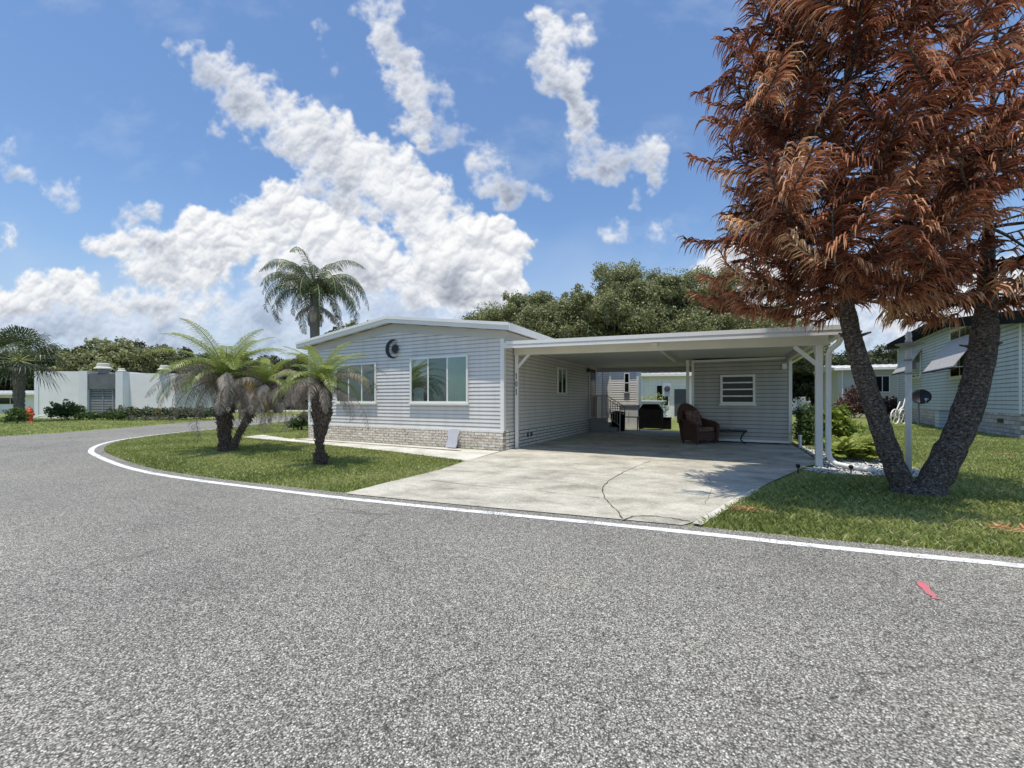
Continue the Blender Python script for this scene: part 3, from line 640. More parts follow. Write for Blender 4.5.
# black sun-and-moon wall ornament
o = thing('wall_ornament', 'round black metal sun and moon ornament hung on the front gable', 'wall ornament', HB(-3.95, -.06, 3.02), ROT)
m = MB(); R0 = .30
mo = [(R0*math.cos(a_), R0*math.sin(a_)) for a_ in np.linspace(math.radians(55), math.radians(305), 22)] + [(.075+.262*math.cos(a_), .262*math.sin(a_)) for a_ in np.linspace(math.radians(300), math.radians(60), 20)]
m.prism(mo, -.012, .012); m.build('moon', M_BLACK, o)
m = MB(); m.prism([(.09+.12*math.cos(2*PI*k/24), .12*math.sin(2*PI*k/24)) for k in range(24)], -.02, .0)
m.build('sun_disc', M_BLACK, o)
m = MB()
for k in range(16):
    a_ = 2*PI*k/16 + .1; c_, s_ = math.cos(a_), math.sin(a_); w_ = .022; L_ = .20 if k % 2 else .18; w_ = .014
    m.prism([(.09+.115*c_-w_*s_, .115*s_+w_*c_), (.09+.115*c_+w_*s_, .115*s_-w_*c_), (.09+L_*math.cos(a_+.12), L_*math.sin(a_+.12))], -.013, .0)
m.build('sun_rays', M_BLACK, o)
# pale board leaning on the skirt, pale shape behind the window glass
m = MB(Tf); m.prism([(0,0),(.30,-.0),(.33,.1),(.33,.30),(.36,.40),(.30,.46),(.15,.47),(.03,.44),(.0,.38),(.04,.26)], .0, .035)
pb = m.build('leaning_board', M_PGREY, None); pb.scale = (1.15,1,1.12); pb.location = HB(-1.78, -.20, .03); pb.rotation_euler = (math.radians(-12), 0, ROT)
tag(pb, 'pale grey uneven board leaning against the stone skirt', 'board')
m = MB(Tf); m.prism([(-.20,0),(.2,0),(.19,.22),(.24,.30),(.2,.38),(.08,.42),(-.1,.42),(-.2,.36),(-.23,.27),(-.17,.2)], .036, .040)
pc = m.build('cushion', M_PGREY, None); pc.location = HB(-2.93, 0, 1.37); pc.rotation_euler = (0, 0, ROT); tag(pc, 'pale grey rounded cushion standing in the left pane of the front window', 'cushion')

# ------------------------------------------------------------------ carport
K = thing('carport', 'white flat roofed double carport on posts attached to the grey home', 'carport', C0, ROT)
CW = 7.4; CL_ = 9.3
def ct(u): return 2.965 - .15 * u / CW
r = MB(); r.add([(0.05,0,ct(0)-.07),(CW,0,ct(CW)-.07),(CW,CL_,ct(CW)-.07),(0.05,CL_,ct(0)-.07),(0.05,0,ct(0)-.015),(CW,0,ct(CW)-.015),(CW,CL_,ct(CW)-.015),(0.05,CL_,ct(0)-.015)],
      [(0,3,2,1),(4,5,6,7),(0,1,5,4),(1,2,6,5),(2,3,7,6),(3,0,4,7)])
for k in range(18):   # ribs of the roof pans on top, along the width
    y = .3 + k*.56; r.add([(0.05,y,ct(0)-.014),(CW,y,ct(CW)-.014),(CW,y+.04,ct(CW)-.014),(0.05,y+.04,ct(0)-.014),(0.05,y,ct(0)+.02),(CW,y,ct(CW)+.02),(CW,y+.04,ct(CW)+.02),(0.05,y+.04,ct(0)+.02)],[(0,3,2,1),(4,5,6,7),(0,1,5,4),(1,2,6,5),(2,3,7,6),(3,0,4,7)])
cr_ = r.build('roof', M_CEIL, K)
def slant(mb, u0, u1, b0, b1, d0, d1):
    mb.add([(u0,b0,ct(u0)+d0),(u1,b0,ct(u1)+d0),(u1,b1,ct(u1)+d0),(u0,b1,ct(u0)+d0),(u0,b0,ct(u0)+d1),(u1,b0,ct(u1)+d1),(u1,b1,ct(u1)+d1),(u0,b1,ct(u0)+d1)],
           [(0,3,2,1),(4,5,6,7),(0,1,5,4),(1,2,6,5),(2,3,7,6),(3,0,4,7)])
r = MB(); slant(r, -.02, CW+.02, -.035, -.002, -.15, .0); slant(r, .10, CW+.03, -.065, -.037, -.055, .035); slant(r, .10, CW+.03, -.055, -.037, -.155, -.085)
slant(r, CW+.002, CW+.12, -.03, CL_, -.13, .0); slant(r, .03, CW, CL_, CL_+.03, -.16, .0)
r.build('fascia', M_WHITE, cr_)
r = MB(); slant(r, .06, 7.30, .53, .67, -.28, -.072); r.build('front_beam', M_CREAM, K)
r = MB(); slant(r, .06, 7.30, CL_-.2, CL_-.06, -.26, -.072)
slant(r, 7.08, 7.20, .68, CL_-.22, -.21, -.073); r.build('side_beam', M_TRIMG, K)
r = MB(); slant(r, 3.86, 3.91, .68, 5.25, -.19, -.13); r.build('conduit', M_WHITE, K)
r = MB(); r.box(3.82, 3.96, .44, .525, 2.70, 2.78); r.build('floodlight', M_WHITE, K)
pl = MB(); pl.box(.07, .165, .555, .645, .014, ct(.1)-.281); p1_ = pl.build('post', M_WHITE, K, bevel=.006)
p2 = MB(); p2.box(7.09, 7.21, .54, .66, .014, ct(7.15)-.281); p2_ = p2.build('post', M_WHITE, K, bevel=.006)
p3 = MB(); p3.box(4.24, 4.33, 5.14, 5.23, .014, 2.74); p3.build('post', M_WHITE, K)
p3 = MB(); p3.box(7.10, 7.19, 9.12, 9.22, .014, 2.58); p3.build('post', M_WHITE, K)
b_ = MB(); b_.bar((.13,.6,2.32), (.50,.6,2.69), .055, .07); b_.build('brace', M_WHITE, K)
b_ = MB(); b_.bar((7.13,.6,2.13), (6.72,.6,2.54), .055, .08); b_.build('brace', M_WHITE, K)
b_ = MB(); b_.bar((7.15,.66,2.13), (7.15,1.1,2.60), .055, .07); b_.build('brace', M_WHITE, K)
# digits 1 0 1 on the left post, one above the other
def digit(mb, kind, cx_, cz, h=.15, w=.035):
    y0, y1 = .548, .5545
    if kind == '1':
        mb.box(cx_-.009, cx_+.009, y0, y1, cz-h/2, cz+h/2); mb.box(cx_-.026, cx_-.0092, y0, y1, cz+h/2-.04, cz+h/2-.018); mb.box(cx_-.028, cx_+.028, y0+.0005, y1, cz-h/2-.012, cz-h/2-.0005)
    else:
        n = 20
        for k in range(n):
            a0, a1 = 2*PI*k/n, 2*PI*(k+1)/n
            P = lambda a, s: (cx_ + w*s*math.cos(a), cz + h/2*(1-.28*(1-s)*2)*math.sin(a))
            q = [P(a0,1), P(a1,1), P(a1,.5), P(a0,.5)]
            mb.add([(x, y0, z) for x, z in q] + [(x, y1, z) for x, z in q], [(0,1,2,3),(4,5,6,7),(0,1,5,4),(2,3,7,6)])
for k_, z_ in (('1', 2.09), ('0', 1.86), ('1', 1.64)): dg = MB(); digit(dg, k_, .118, z_); dg.build('digit', M_BLACK, p1_)
# downspout: gutter outlet, elbow to the post, down, then out along the ground
ds = MB()
ds.tube([(7.46,.30,2.70),(7.46,.32,2.62),(7.44,.42,2.54),(7.34,.55,2.44),(7.31,.6,2.34),(7.31,.6,2.1),(7.31,.6,.34),(7.33,.57,.2),(7.42,.48,.10),(7.6,.35,.075),(7.95,.12,.06)], .052, 10)
ds.build('downspout', M_WHITE, K, smooth=True)
# storage shed under the carport
Sh = thing('storage_shed', 'grey clapboard storage room under the right rear of the carport', 'shed', C0, ROT)
s0u, s1u, sb = 4.42, 7.22, 5.30
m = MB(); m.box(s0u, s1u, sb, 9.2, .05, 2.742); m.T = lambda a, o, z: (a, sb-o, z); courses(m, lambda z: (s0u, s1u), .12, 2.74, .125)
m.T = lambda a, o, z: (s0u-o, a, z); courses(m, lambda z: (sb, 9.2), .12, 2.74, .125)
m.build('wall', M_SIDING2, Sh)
m = MB(); m.box(s0u-.02, s0u+.06, sb-.03, sb-.0185, .08, 2.74); m.box(s1u-.06, s1u+.03, sb-.03, sb-.0185, .08, 2.74); m.box(s0u, s1u, sb-.028, sb-.017, .06, .13); m.box(s0u+.06, s1u-.06, sb-.03, sb-.018, 2.67, 2.74)
m.build('corner_trim', M_WHITE, Sh)
window(Sh, lambda a, o, z: (a, sb-o, z), 5.27, 6.27, 1.27, 2.22, rows=(.27,.5,.73), blind=None, glass=M_GLASSD, fw=.07, sill=True)
m = MB(); m.box(6.98, 7.10, sb-.14, sb-.03, 2.36, 2.52); m.build('wall_lamp', M_WHITE, Sh)

# entry steps
E = thing('entry_steps', 'grey entry steps with two slim metal railings at the side door', 'steps', C0, ROT)
m = MB()
for k in range(3): m.box(.05, .62+.3*(2-k) , 8.0, 9.0, .014 + k*.19, .014 + (k+1)*.19-.001)
m.build('treads', M_MGREY, E)
for y in (8.03, 8.97):
    m = MB(); m.box(.07,.11,y-.02,y+.02,.58,1.62); m.box(.56,.60,y-.02,y+.02,.58,1.62); m.box(1.36,1.40,y-.02,y+.02,.014,1.12)
    m.bar((.09,y,1.6),(.58,y,1.6),.04,.03); m.bar((.58,y,1.6),(1.38,y,1.1),.04,.03); m.bar((.58,y,.85),(1.38,y,.3),.03,.02)
    for k in range(7): u = .66+.1*k; zt = 1.6-(u-.58)*.625; m.box(u-.008,u+.008,y-.008,y+.008,zt-.77,zt-.01)
    for k in range(4): u = .18+.1*k; m.box(u-.008,u+.008,y-.008,y+.008,.62,1.59)
    m.build('railing', M_RAIL, E)

# covered grill
def at_obj(name, label, cat, p, rz=ROT, group=None): return thing(name, label, cat, (p[0], p[1], .014), rz, group)
o = at_obj('covered_grill', 'barbecue grill under a black fitted cover at the carport rear', 'grill', G(651, 429.5))
m = MB(); m.prism([(-.52,.06),(.52,.06),(.54,.5),(.52,.92),(.36,1.16),(.30,1.2),(-.30,1.2),(-.36,1.16),(-.52,.92),(-.54,.5)], -.3, .3); m.build('cover', M_BLKVINYL, o, bevel=.03)
for x in (-.42, .42):
    m = MB(); m.T = lambda a, b, c, x=x: (x+b, a, c); m.prism([(.06*math.cos(k), .07+.06*math.sin(k)) for k in np.linspace(0, 2*PI, 13)[:-1]], -.02, .02); m.build('wheel', M_TYRE, o)
o = at_obj('storage_box', 'small black lidded box beside the covered grill', 'box', G(666.5, 429))
m = MB(); m.box(-.2,.2,-.2,.2,0,.5); b1 = m.build('body', M_BLKVINYL, o, bevel=.01); m = MB(); m.box(-.22,.22,-.22,.22,.502,.55); m.build('lid', M_BLKVINYL, o, bevel=.01)
o = at_obj('trash_bin', 'black rubbish bin standing behind the entry steps', 'bin', G(618, 431.2))
m = MB(); m.lathe([(0,.0),(.24,0),(.27,.05),(.32,.72),(.33,.74),(.30,.76),(0,.78)], n=18); m.build('bin_body', M_BLKVINYL, o, smooth=False)
m = MB(); m.lathe([(.34,.0),(.35,.03),(.2,.08),(.05,.1),(.0,.1)], (0,0,.785), 18); m.build('lid', M_BLKVINYL, o)
o = at_obj('patio_table', 'low dark metal side table between bin and covered grill', 'table', G(630, 430.8))
m = MB(); m.box(-.42,.42,-.3,.3,.60,.63); m.build('table_top', M_DGREY, o)
for x in (-.38,.38):
    for y in (-.26,.26): m = MB(); m.box(x-.02,x+.02,y-.02,y+.02,0,.599); m.build('leg', M_DGREY, o)
o = at_obj('white_cabinet', 'white outdoor cabinet against the rear addition wall', 'cabinet', G(630, 428.9))
m = MB(); m.box(-.42,.42,-.25,.25,0,1.1); m.build('body', M_TERR, o, bevel=.01)
m = MB(); m.box(-.46,.46,-.29,.29,1.102,1.15); m.build('worktop', M_MGREY, o)
m = MB(); m.box(-.012,.0,-.27,-.252,.3,.8); m.build('handle', M_DGREY, o)
o = at_obj('raised_planter', 'long white raised planter behind the covered grill filled with plants', 'planter', G(651, 423.8))
m = MB(); m.box(-.78,.78,-.3,.3,0,1.28); m.box(-.82,.82,-.34,.34,1.282,1.36); m.build('planter_box', M_TERR, o, bevel=.01)
P, Tn = blob_points([(-.45,0,1.5,.25,.25,.2),(0,0,1.5,.3,.25,.2),(.35,0,1.55,.36,.28,.26)], 1400)
quads_obj('plants', leaf_quads(P, .09), Tn+.3, L_FERN, o)
P, Tn = blob_points([(0,0,.8,.2,.2,.32),(.02,0,1.2,.17,.17,.2)], 1800)
o = at_obj('potted_shrub', 'dark leafy potted shrub at the right end of the raised planter', 'potted plant', G(663, 427.5)); quads_obj('foliage', leaf_quads(P, .09), Tn, L_SHRUB, o)
m = MB(); m.lathe([(0,0),(.14,0),(.19,.3),(.2,.32),(.16,.5),(0,.5)], n=14); m.build('pot', M_DGREY, o)
# sculpture-like metal stand on the cabinet
o = thing('metal_jug', 'slim grey metal jug standing on the white cabinet', 'jug', G(630, 428.9) + Vector((.05, 0, 1.166)), ROT)
m = MB(); m.lathe([(0,0),(.1,0),(.13,.1),(.06,.26),(.05,.34),(.08,.38),(0,.38)], n=14); m.build('body', M_GALV, o, smooth=True); m = MB(); m.tube([(.05,0,.34),(.16,0,.3),(.17,0,.2),(.11,0,.13)], .012, 6); m.build('handle', M_GALV, o)

# wicker armchair
o = at_obj('wicker_chair', 'brown wicker armchair with tall rounded back on the carport slab', 'armchair', G(697, 443.6), math.radians(26)); o.scale = (1.04, 1.0, 1.05)
# chair faces -y local
m = MB()
def back_arc():
    n = 26; pts = []
    for i in range(n):
        a_ = PI * i / (n-1); pts.append((-.50*math.cos(a_), .62 + .56*math.sin(a_)))
    return pts
ar = back_arc(); poly = [(-.44,.12)] + [(x, z-.0) for x, z in ar] + [(.44,.12)]
n = len(poly)
vs = []
for x, z in poly:
    y = .30 + (z-.3)*.16 - .9*(x*x)*.55; vs += [(x, y, z), (x, y+.05, z)]
m.add(vs, [tuple(2*i for i in range(n)), tuple(2*i+1 for i in range(n-1,-1,-1))] + [(2*i, 2*((i+1)%n), 2*((i+1)%n)+1, 2*i+1) for i in range(n)])
m.build('backrest', M_WICKER, o)
m = MB(); m.tube([(x, .31+(z-.3)*.16-.9*x*x*.55+.02, z) for x, z in ar], .045, 8); m.build('back_roll', M_WICKER, o, smooth=True)
m = MB(); m.box(-.40,.40,-.36,.24,.12,.36); m.build('seat_base', M_WICKER, o, bevel=.02)
for s_ in (-1,1):
    m = MB(); m.tube([(s_*.43,.2,.72),(s_*.46,-.05,.66),(s_*.47,-.3,.62),(s_*.45,-.4,.56),(s_*.43,-.41,.4),(s_*.42,-.38,.1)], .05, 8)
    m.add([(s_*.43,.2,.70),(s_*.46,-.38,.6),(s_*.43,-.38,.1),(s_*.42,.22,.1),(s_*.38,.2,.70),(s_*.41,-.38,.6),(s_*.38,-.38,.1),(s_*.37,.22,.1)], [(0,1,2,3),(7,6,5,4),(0,3,7,4)])
    m.build('armrest', M_WICKER, o)
    for y in (-.33,.2): m = MB(); m.tube([(s_*.37,y,.0),(s_*.37,y,.14)], .03, 8); m.build('leg', M_WICKER, o)
m = MB(); m.box(-.36,.36,-.36,.2,.365,.50); m.build('seat_cushion', M_CUSH, o, bevel=.045)
m = MB(); m.add([(-.3,.13,.5),(.3,.13,.5),(.28,.27,1.0),(-.28,.27,1.0),(-.3,.01,.52),(.3,.01,.52),(.28,.15,1.0),(-.28,.15,1.0)], [(0,1,2,3),(7,6,5,4),(0,4,5,1),(2,6,7,3),(1,5,6,2),(0,3,7,4)]); m.build('back_cushion', M_CUSH, o, bevel=.04)
# low glass coffee table
o = at_obj('coffee_table', 'low dark metal table with thin top beside the wicker armchair', 'table', G(729, 443.6))
m = MB(); m.box(-.5,.5,-.24,.24,.42,.435); m.build('table_top', M_DGREY, o, bevel=.004)
m = MB(); m.box(-.5,.5,-.25,-.235,.385,.419); m.box(-.5,.5,.235,.25,.385,.419); m.box(-.5,-.485,-.234,.234,.385,.419); m.box(.485,.5,-.234,.234,.385,.419); m.build('apron', M_BLACK, o)
for x in (-.36,.36):
    for y in (-.2,.2): m = MB(); m.tube([(x*1.25,y*1.1,0),(x*.9,y,.12),(x,y,.25),(x*1.25,y*1.1,.384)], .012, 6); m.build('leg', M_BLACK, o)
o2 = thing('saucer', 'small pale dish lying on the low dark table', 'dish', G(729, 443.6) + Vector((.1, 0, .45)), 0)
m = MB(); m.lathe([(0,0),(.06,0),(.11,.035),(.1,.037),(.05,.012),(0,.012)], n=16); m.build('dish', M_TERR, o2)

# ------------------------------------------------------------------ foliage builders
def fronds(specs, nleaf=34, lw=.018, seg=10, lpath=None):
    """specs: (base, azimuth, elev, length, droop, leaflet_len, tint, fold). returns quads, tints and rachis MB"""
    Q = []; T = []; R = MB()
    for (bs, az, el, Ln, dr, ll, ti, fold) in specs:
        pts = [Vector(bs)]; e = el; d = Vector((math.cos(az), math.sin(az), 0)); st_ = Ln / seg
        for k in range(seg):
            f = (k+1)/seg; e2 = el - dr * f ** 1.35
            pts.append(pts[-1] + (d * math.cos(e2) + Vector((0,0,math.sin(e2)))) * st_)
        R.tube(pts, [.011*(1-.8*i/seg)*max(.5, Ln/1.5) for i in range(seg+1)], 5, cap=False)
        pa = np.array([tuple(p) for p in pts])
        for k in range(nleaf):
            f = .1 + .9 * (k + random.random()*.5) / nleaf; x = f * seg; i = min(int(x), seg-1); p = pa[i] + (pa[i+1]-pa[i])*(x-i); t = pa[i+1]-pa[i]; t /= np.linalg.norm(t)
            sd = np.cross(t, [0,0,1]); sd /= (np.linalg.norm(sd)+1e-6); up = np.cross(sd, t)
            l = ll * (math.sin(PI * min(1, .12 + f*.9)) ** .6 * .9 + .12) * random.uniform(.85, 1.12)
            for sgn in (-1, 1):
                dv_ = t*.55 + sd*sgn*.8 + up*fold*random.uniform(.4,1.3); dv_ /= np.linalg.norm(dv_)
                mid = p + dv_*l*.5; dv2 = dv_ + np.array([0,0,-.55-.4*random.random()]) * (1 if fold > -.5 else 1.4); dv2 /= np.linalg.norm(dv2); tip = mid + dv2*l*.5
                wv = np.cross(dv_, up); wv = wv/(np.linalg.norm(wv)+1e-6)*lw*.5*(1+.2*random.random())
                Q.append([p-wv*.6, p+wv*.6, mid+wv, mid-wv]); Q.append([mid-wv, mid+wv, tip+wv*.12, tip-wv*.12])
                tt = ti + random.gauss(0,.12); T += [tt, tt+.05]
    return np.array(Q), np.array(T), R
def shaggy(name, pts, radii, mat, parent, n_scale, sc, down=False, seed=1):
    """trunk with leaf-base stubs standing off it"""
    m = MB(); m.tube(pts, radii, 14, wob=.07)
    P_ = [Vector(p) for p in pts]
    for k in range(n_scale):
        x = random.random() * (len(P_)-1); i = min(int(x), len(P_)-2); c_ = P_[i].lerp(P_[i+1], x-i); r_ = radii[i] + (radii[i+1]-radii[i])*(x-i)
        a_ = random.uniform(0, 2*PI); d_ = Vector((math.cos(a_), math.sin(a_), 0)); tn = Vector((-math.sin(a_), math.cos(a_), 0))
        s_ = sc * random.uniform(.6, 1.3) * min(1, r_/.1+.2); b0 = c_ + d_*r_*.85; up_ = Vector((0,0,-1 if down and random.random() < .7 else 1))
        tip = b0 + d_*s_*random.uniform(.4,.8) + up_*s_*random.uniform(.4,1.0); w_ = s_*.32
        m.add([tuple(b0-tn*w_), tuple(b0+tn*w_), tuple(b0+d_*s_*.3-up_*s_*.2), tuple(tip)], [(0,1,3),(0,2,3),(1,2,3),(0,1,2)])
    return m.build(name, mat, parent, recalc=False)

def date_palm(o, crown_c, s=1.0, ngreen=20, ndead=16, yellow=2, dead_len=1.1, green_len=1.15, seed=1, suffix=True):
    random.seed(seed); sp_g = []; sp_d = []; sp_y = []
    for k in range(ngreen):
        az = k*2.399 + random.uniform(-.2,.2); f = k/ngreen; el = math.radians(80 - 58*f + random.uniform(-8,8))
        sp_g.append((crown_c, az, el, green_len*s*random.uniform(.8,1.08), math.radians(62+45*f+random.uniform(-8,8)), .25*s, .75-.45*f, .1))
    for k in range(ndead):
        az = k*2.399+1.1 + random.uniform(-.3,.3); el = math.radians(random.uniform(-10, 55))
        sp_d.append(((crown_c[0],crown_c[1],crown_c[2]-.06*s), az, el, dead_len*s*random.uniform(.65,1.2), math.radians(random.uniform(80,140)), .23*s, random.uniform(.25,.85), -1.1))
    for k in range(yellow):
        az = k*2.0 - 2.3; sp_y.append((crown_c, az, .25, dead_len*s, math.radians(105), .25*s, .5, -.5))
    Q, T, R = fronds(sp_g, 52, .0125*s, 14); c1 = quads_obj('crown', Q, T, L_PALM, o); R.build('midribs', M_FROND, c1, recalc=False)
    Q, T, R = fronds(sp_d, 54, .0075*s, 14); c2 = quads_obj('dead_fronds', Q, T, L_DEADP, o); R.build('midribs', M_DEADRIB, c2, recalc=False)
    for y_ in sp_y: Q, T, R = fronds([y_], 60, .009*s, 14); quads_obj('yellow_frond', Q, T, L_YELP, o)
M_FROND = plain('frond_rib_green', (.30, .33, .11), .5, .1, 5)
M_DEADRIB = plain('frond_rib_dead', (.22, .16, .11), .8, .15, 5)

# left pygmy date palm: two stems in a V
b0 = G(229, 452)
o = thing('date_palm', 'larger double stemmed date palm with hanging dead grey fronds on the kerbside lawn', 'palm tree', b0, 0)
shaggy('trunk', [(-.12,0,.0),(-.1,0,.25),(-.12,0,.55),(-.13,0,.95),(-.1,0,1.4),(-.08,0,1.75),(-.06,0,1.95)], [.13,.09,.09,.15,.20,.17,.10], B_PALM, o, 1500, .13, True)
shaggy('trunk', [(.0,.05,.0),(.14,.06,.3),(.36,.08,.75),(.6,.1,1.2),(.85,.12,1.6),(.95,.14,1.85)], [.10,.06,.065,.10,.14,.10], B_PALM, o, 800, .11, True)
date_palm(o, (-.08, 0, 1.95), 1.35, 26, 32, 2, 1.5, 1.5, 3)
date_palm(o, (.95, .14, 1.8), 1.15, 6, 20, 0, 1.35, 1.1, 9)
m = MB()   # collapsed fibre mat between the boots
# right pygmy date palm
b1_ = G(321, 465.5)
o = thing('date_palm', 'smaller single stemmed date palm with thick shaggy neck in front of the left window', 'palm tree', b1_, 0)
shaggy('trunk', [(0,0,.0),(0,0,.14),(-.02,0,.22),(-.03,0,.55),(0,0,.75),(.02,0,1.05),(.02,0,1.35),(.03,0,1.62),(.02,0,1.8)], [.10,.10,.06,.06,.10,.17,.19,.15,.09], B_PALM, o, 1300, .105, False)
date_palm(o, (.02, 0, 1.74), .92, 22, 19, 0, 1.7, 1.35, 14)

# queen palm behind the roof
o = thing('queen_palm', 'tall palm with drooping dark feather fronds behind the left roof slope', 'palm tree', (-11.9, 25, 0), 0)
m = MB(); m.tube([(0,0,0),(.1,0,2),(.05,0,4.5),(.0,0,6.3),(0,0,7.75)], [.3,.27,.26,.27,.22], 14); m.build('trunk', B_PALMG, o, smooth=True)
random.seed(5); sp_ = []
for k in range(36):
    f = k/36; sp_.append(((0,0,7.75), k*2.399, math.radians(84-56*f+random.uniform(-5,5)), random.uniform(3.7,4.7), math.radians(130+38*f), .62, .5-.25*f, -.8))
Q, T, R = fronds(sp_, 70, .028, 14); c1 = quads_obj('crown', Q, T, L_PALMD, o); R.build('midribs', M_FROND, c1, recalc=False)
sp_ = [((0,0,7.1), k*1.7, math.radians(-5), random.uniform(1.6,2.4), math.radians(80), .5, .5, -1.0) for k in range(6)]
Q, T, R = fronds(sp_, 36, .04, 10); quads_obj('dead_fronds', Q, T, L_DEADP, o)

# sabal palm on the far left
def fan_crown(o, c, r, n=34, seed=2):
    random.seed(seed); Q = []; T = []; R = MB()
    for k in range(n):
        az = k*2.399; el = math.radians(85 - 125*k/n + random.uniform(-8,8)); d = np.array([math.cos(az)*math.cos(el), math.sin(az)*math.cos(el), math.sin(el)])
        h = np.array(c) + d*r*.5; R.tube([tuple(c), tuple(h)], .02, 4, cap=False)
        s_ = np.cross(d, [0,0,1.0]); s_ /= np.linalg.norm(s_)+1e-6; u_ = np.cross(s_, d); ti = .55-.5*k/n+random.uniform(-.1,.1)
        for j in range(22):
            a_ = math.radians(-115+230*j/21); l = r*.62*(1-.25*abs(a_)/2)*random.uniform(.9,1.1)
            dd_ = d*math.cos(a_)+s_*math.sin(a_); m_ = h+dd_*l*.6; tp = m_+(dd_*.7+np.array([0,0,-.8]))*l*.4; wv = np.cross(dd_, u_)*.034
            Q += [[h, h+wv*.1, m_+wv, m_-wv], [m_-wv, m_+wv, tp, tp]]; T += [ti, ti]
    c1 = quads_obj('crown', np.array(Q), np.array(T), L_PALMD, o); R.build('midribs', M_FROND, c1, recalc=False)
bp_ = G(19, 421.5)
o = thing('cabbage_palm', 'stout fan palm with cross hatched trunk at the far left edge', 'palm tree', bp_, 0)
shaggy('trunk', [(0,0,0),(0,0,1.2),(0,0,2.2),(0,0,3.3),(0,0,3.7)], [.24,.24,.27,.32,.22], B_PALMG, o, 900, .12)
fan_crown(o, (0,0,4.0), 2.6, 34)

# ------------------------------------------------------------------ dead norfolk pine, two trunks
PB = G(916, 495)
o = thing('dead_pine', 'large dead pine with rust brown drooping foliage and two trunks forking at the ground', 'tree', PB, 0)
def loc(px, py, Y): v = AT(px, py, Y) - PB; return (v.x, v.y, v.z)
YP = PB.y
def lin(pts, k=6):
    v = [Vector(p) for p in pts]; o_ = []
    for i in range(len(v)-1):
        p0_, p1__, p2__, p3__ = v[max(i-1,0)], v[i], v[i+1], v[min(i+2,len(v)-1)]
        for j in range(k):
            t = j/k; o_.append(.5*((2*p1__)+(-p0_+p2__)*t+(2*p0_-5*p1__+4*p2__-p3__)*t*t+(-p0_+3*p1__-3*p2__+p3__)*t**3))
    o_.append(v[-1]); return o_
tA = lin([loc(908,499,YP), loc(893,462,YP+.02), loc(878,420,YP+.05), loc(862,370,YP+.08), loc(849,320,YP+.1), loc(842,250,YP+.12), loc(842,150,YP+.15), loc(848,40,YP+.15), loc(852,-80,YP+.15), loc(855,-190,YP+.15)])
tB = lin([loc(924,499,YP), loc(944,462,YP), loc(962,425,YP), loc(976,380,YP), loc(985,330,YP), loc(988,250,YP), loc(990,150,YP+.05), loc(996,40,YP+.05), loc(1000,-60,YP+.05), loc(1003,-140,YP+.05)])
def rad_of(pts, r0, r1, base):
    n = len(pts); o_ = []
    for i in range(n):
        f = i/(n-1); r_ = r0*(1-.22*min(1, f*len(pts)/24)) if f*n < 24 else r0*.78*max(.08, 1-(f*n-24)/14)**1.1 + r1*0; r_ = max(r_, .05*(1-f)+.015); r_ *= 1 + .05*math.sin(i*1.9) + random.uniform(-.04,.04)
        if i < 3: r_ *= 1 + base*(3-i)/3
        o_.append(max(.015, r_))
    return o_
random.seed(11)
def bark_flakes(m, pts, rad, n, sc, imax):
    for k in range(n):
        x = random.random()**1.0 * imax; i = int(x); c_ = pts[i].lerp(pts[i+1], x-i); r_ = rad[i]+(rad[i+1]-rad[i])*(x-i); t_ = (pts[i+1]-pts[i]).normalized()
        a_ = random.uniform(0,2*PI); e1 = t_.cross(Vector((0,1,0))).normalized(); e2 = t_.cross(e1); d_ = e1*math.cos(a_)+e2*math.sin(a_); tn = t_.cross(d_)
        s_ = sc*random.uniform(.5,1.3); b_0 = c_+d_*r_*.92; up_ = t_
        m.add([tuple(b_0-tn*s_*.6-up_*s_*.4), tuple(b_0+tn*s_*.6-up_*s_*.35), tuple(b_0+tn*s_*.3+d_*s_*.35+up_*s_*.5), tuple(b_0-tn*s_*.35+d_*s_*.3+up_*s_*.45)], [(0,1,2,3)])
for pts, r0, r1, ba in ((tA, .142, .02, .7), (tB, .19, .02, .5)):
    rad = rad_of(pts, r0, r1, ba); m = MB(); m.tube(pts, rad, 22, wob=.045)
    bark_flakes(m, pts, rad, 4200, .034, 30)
    # whorl knots and dead stubs
    for i in range(22, 34, 4):
        for a_ in np.linspace(0, 2*PI, 6)[:-1]:
            a_ += random.random(); d_ = Vector((math.cos(a_), math.sin(a_), .35)); m.tube([pts[i]+d_*rad[i]*.7, pts[i]+d_*(rad[i]+random.uniform(.02,.12))], [.03,.012], 6)
    m.build('trunk', B_PINE, o, recalc=False)
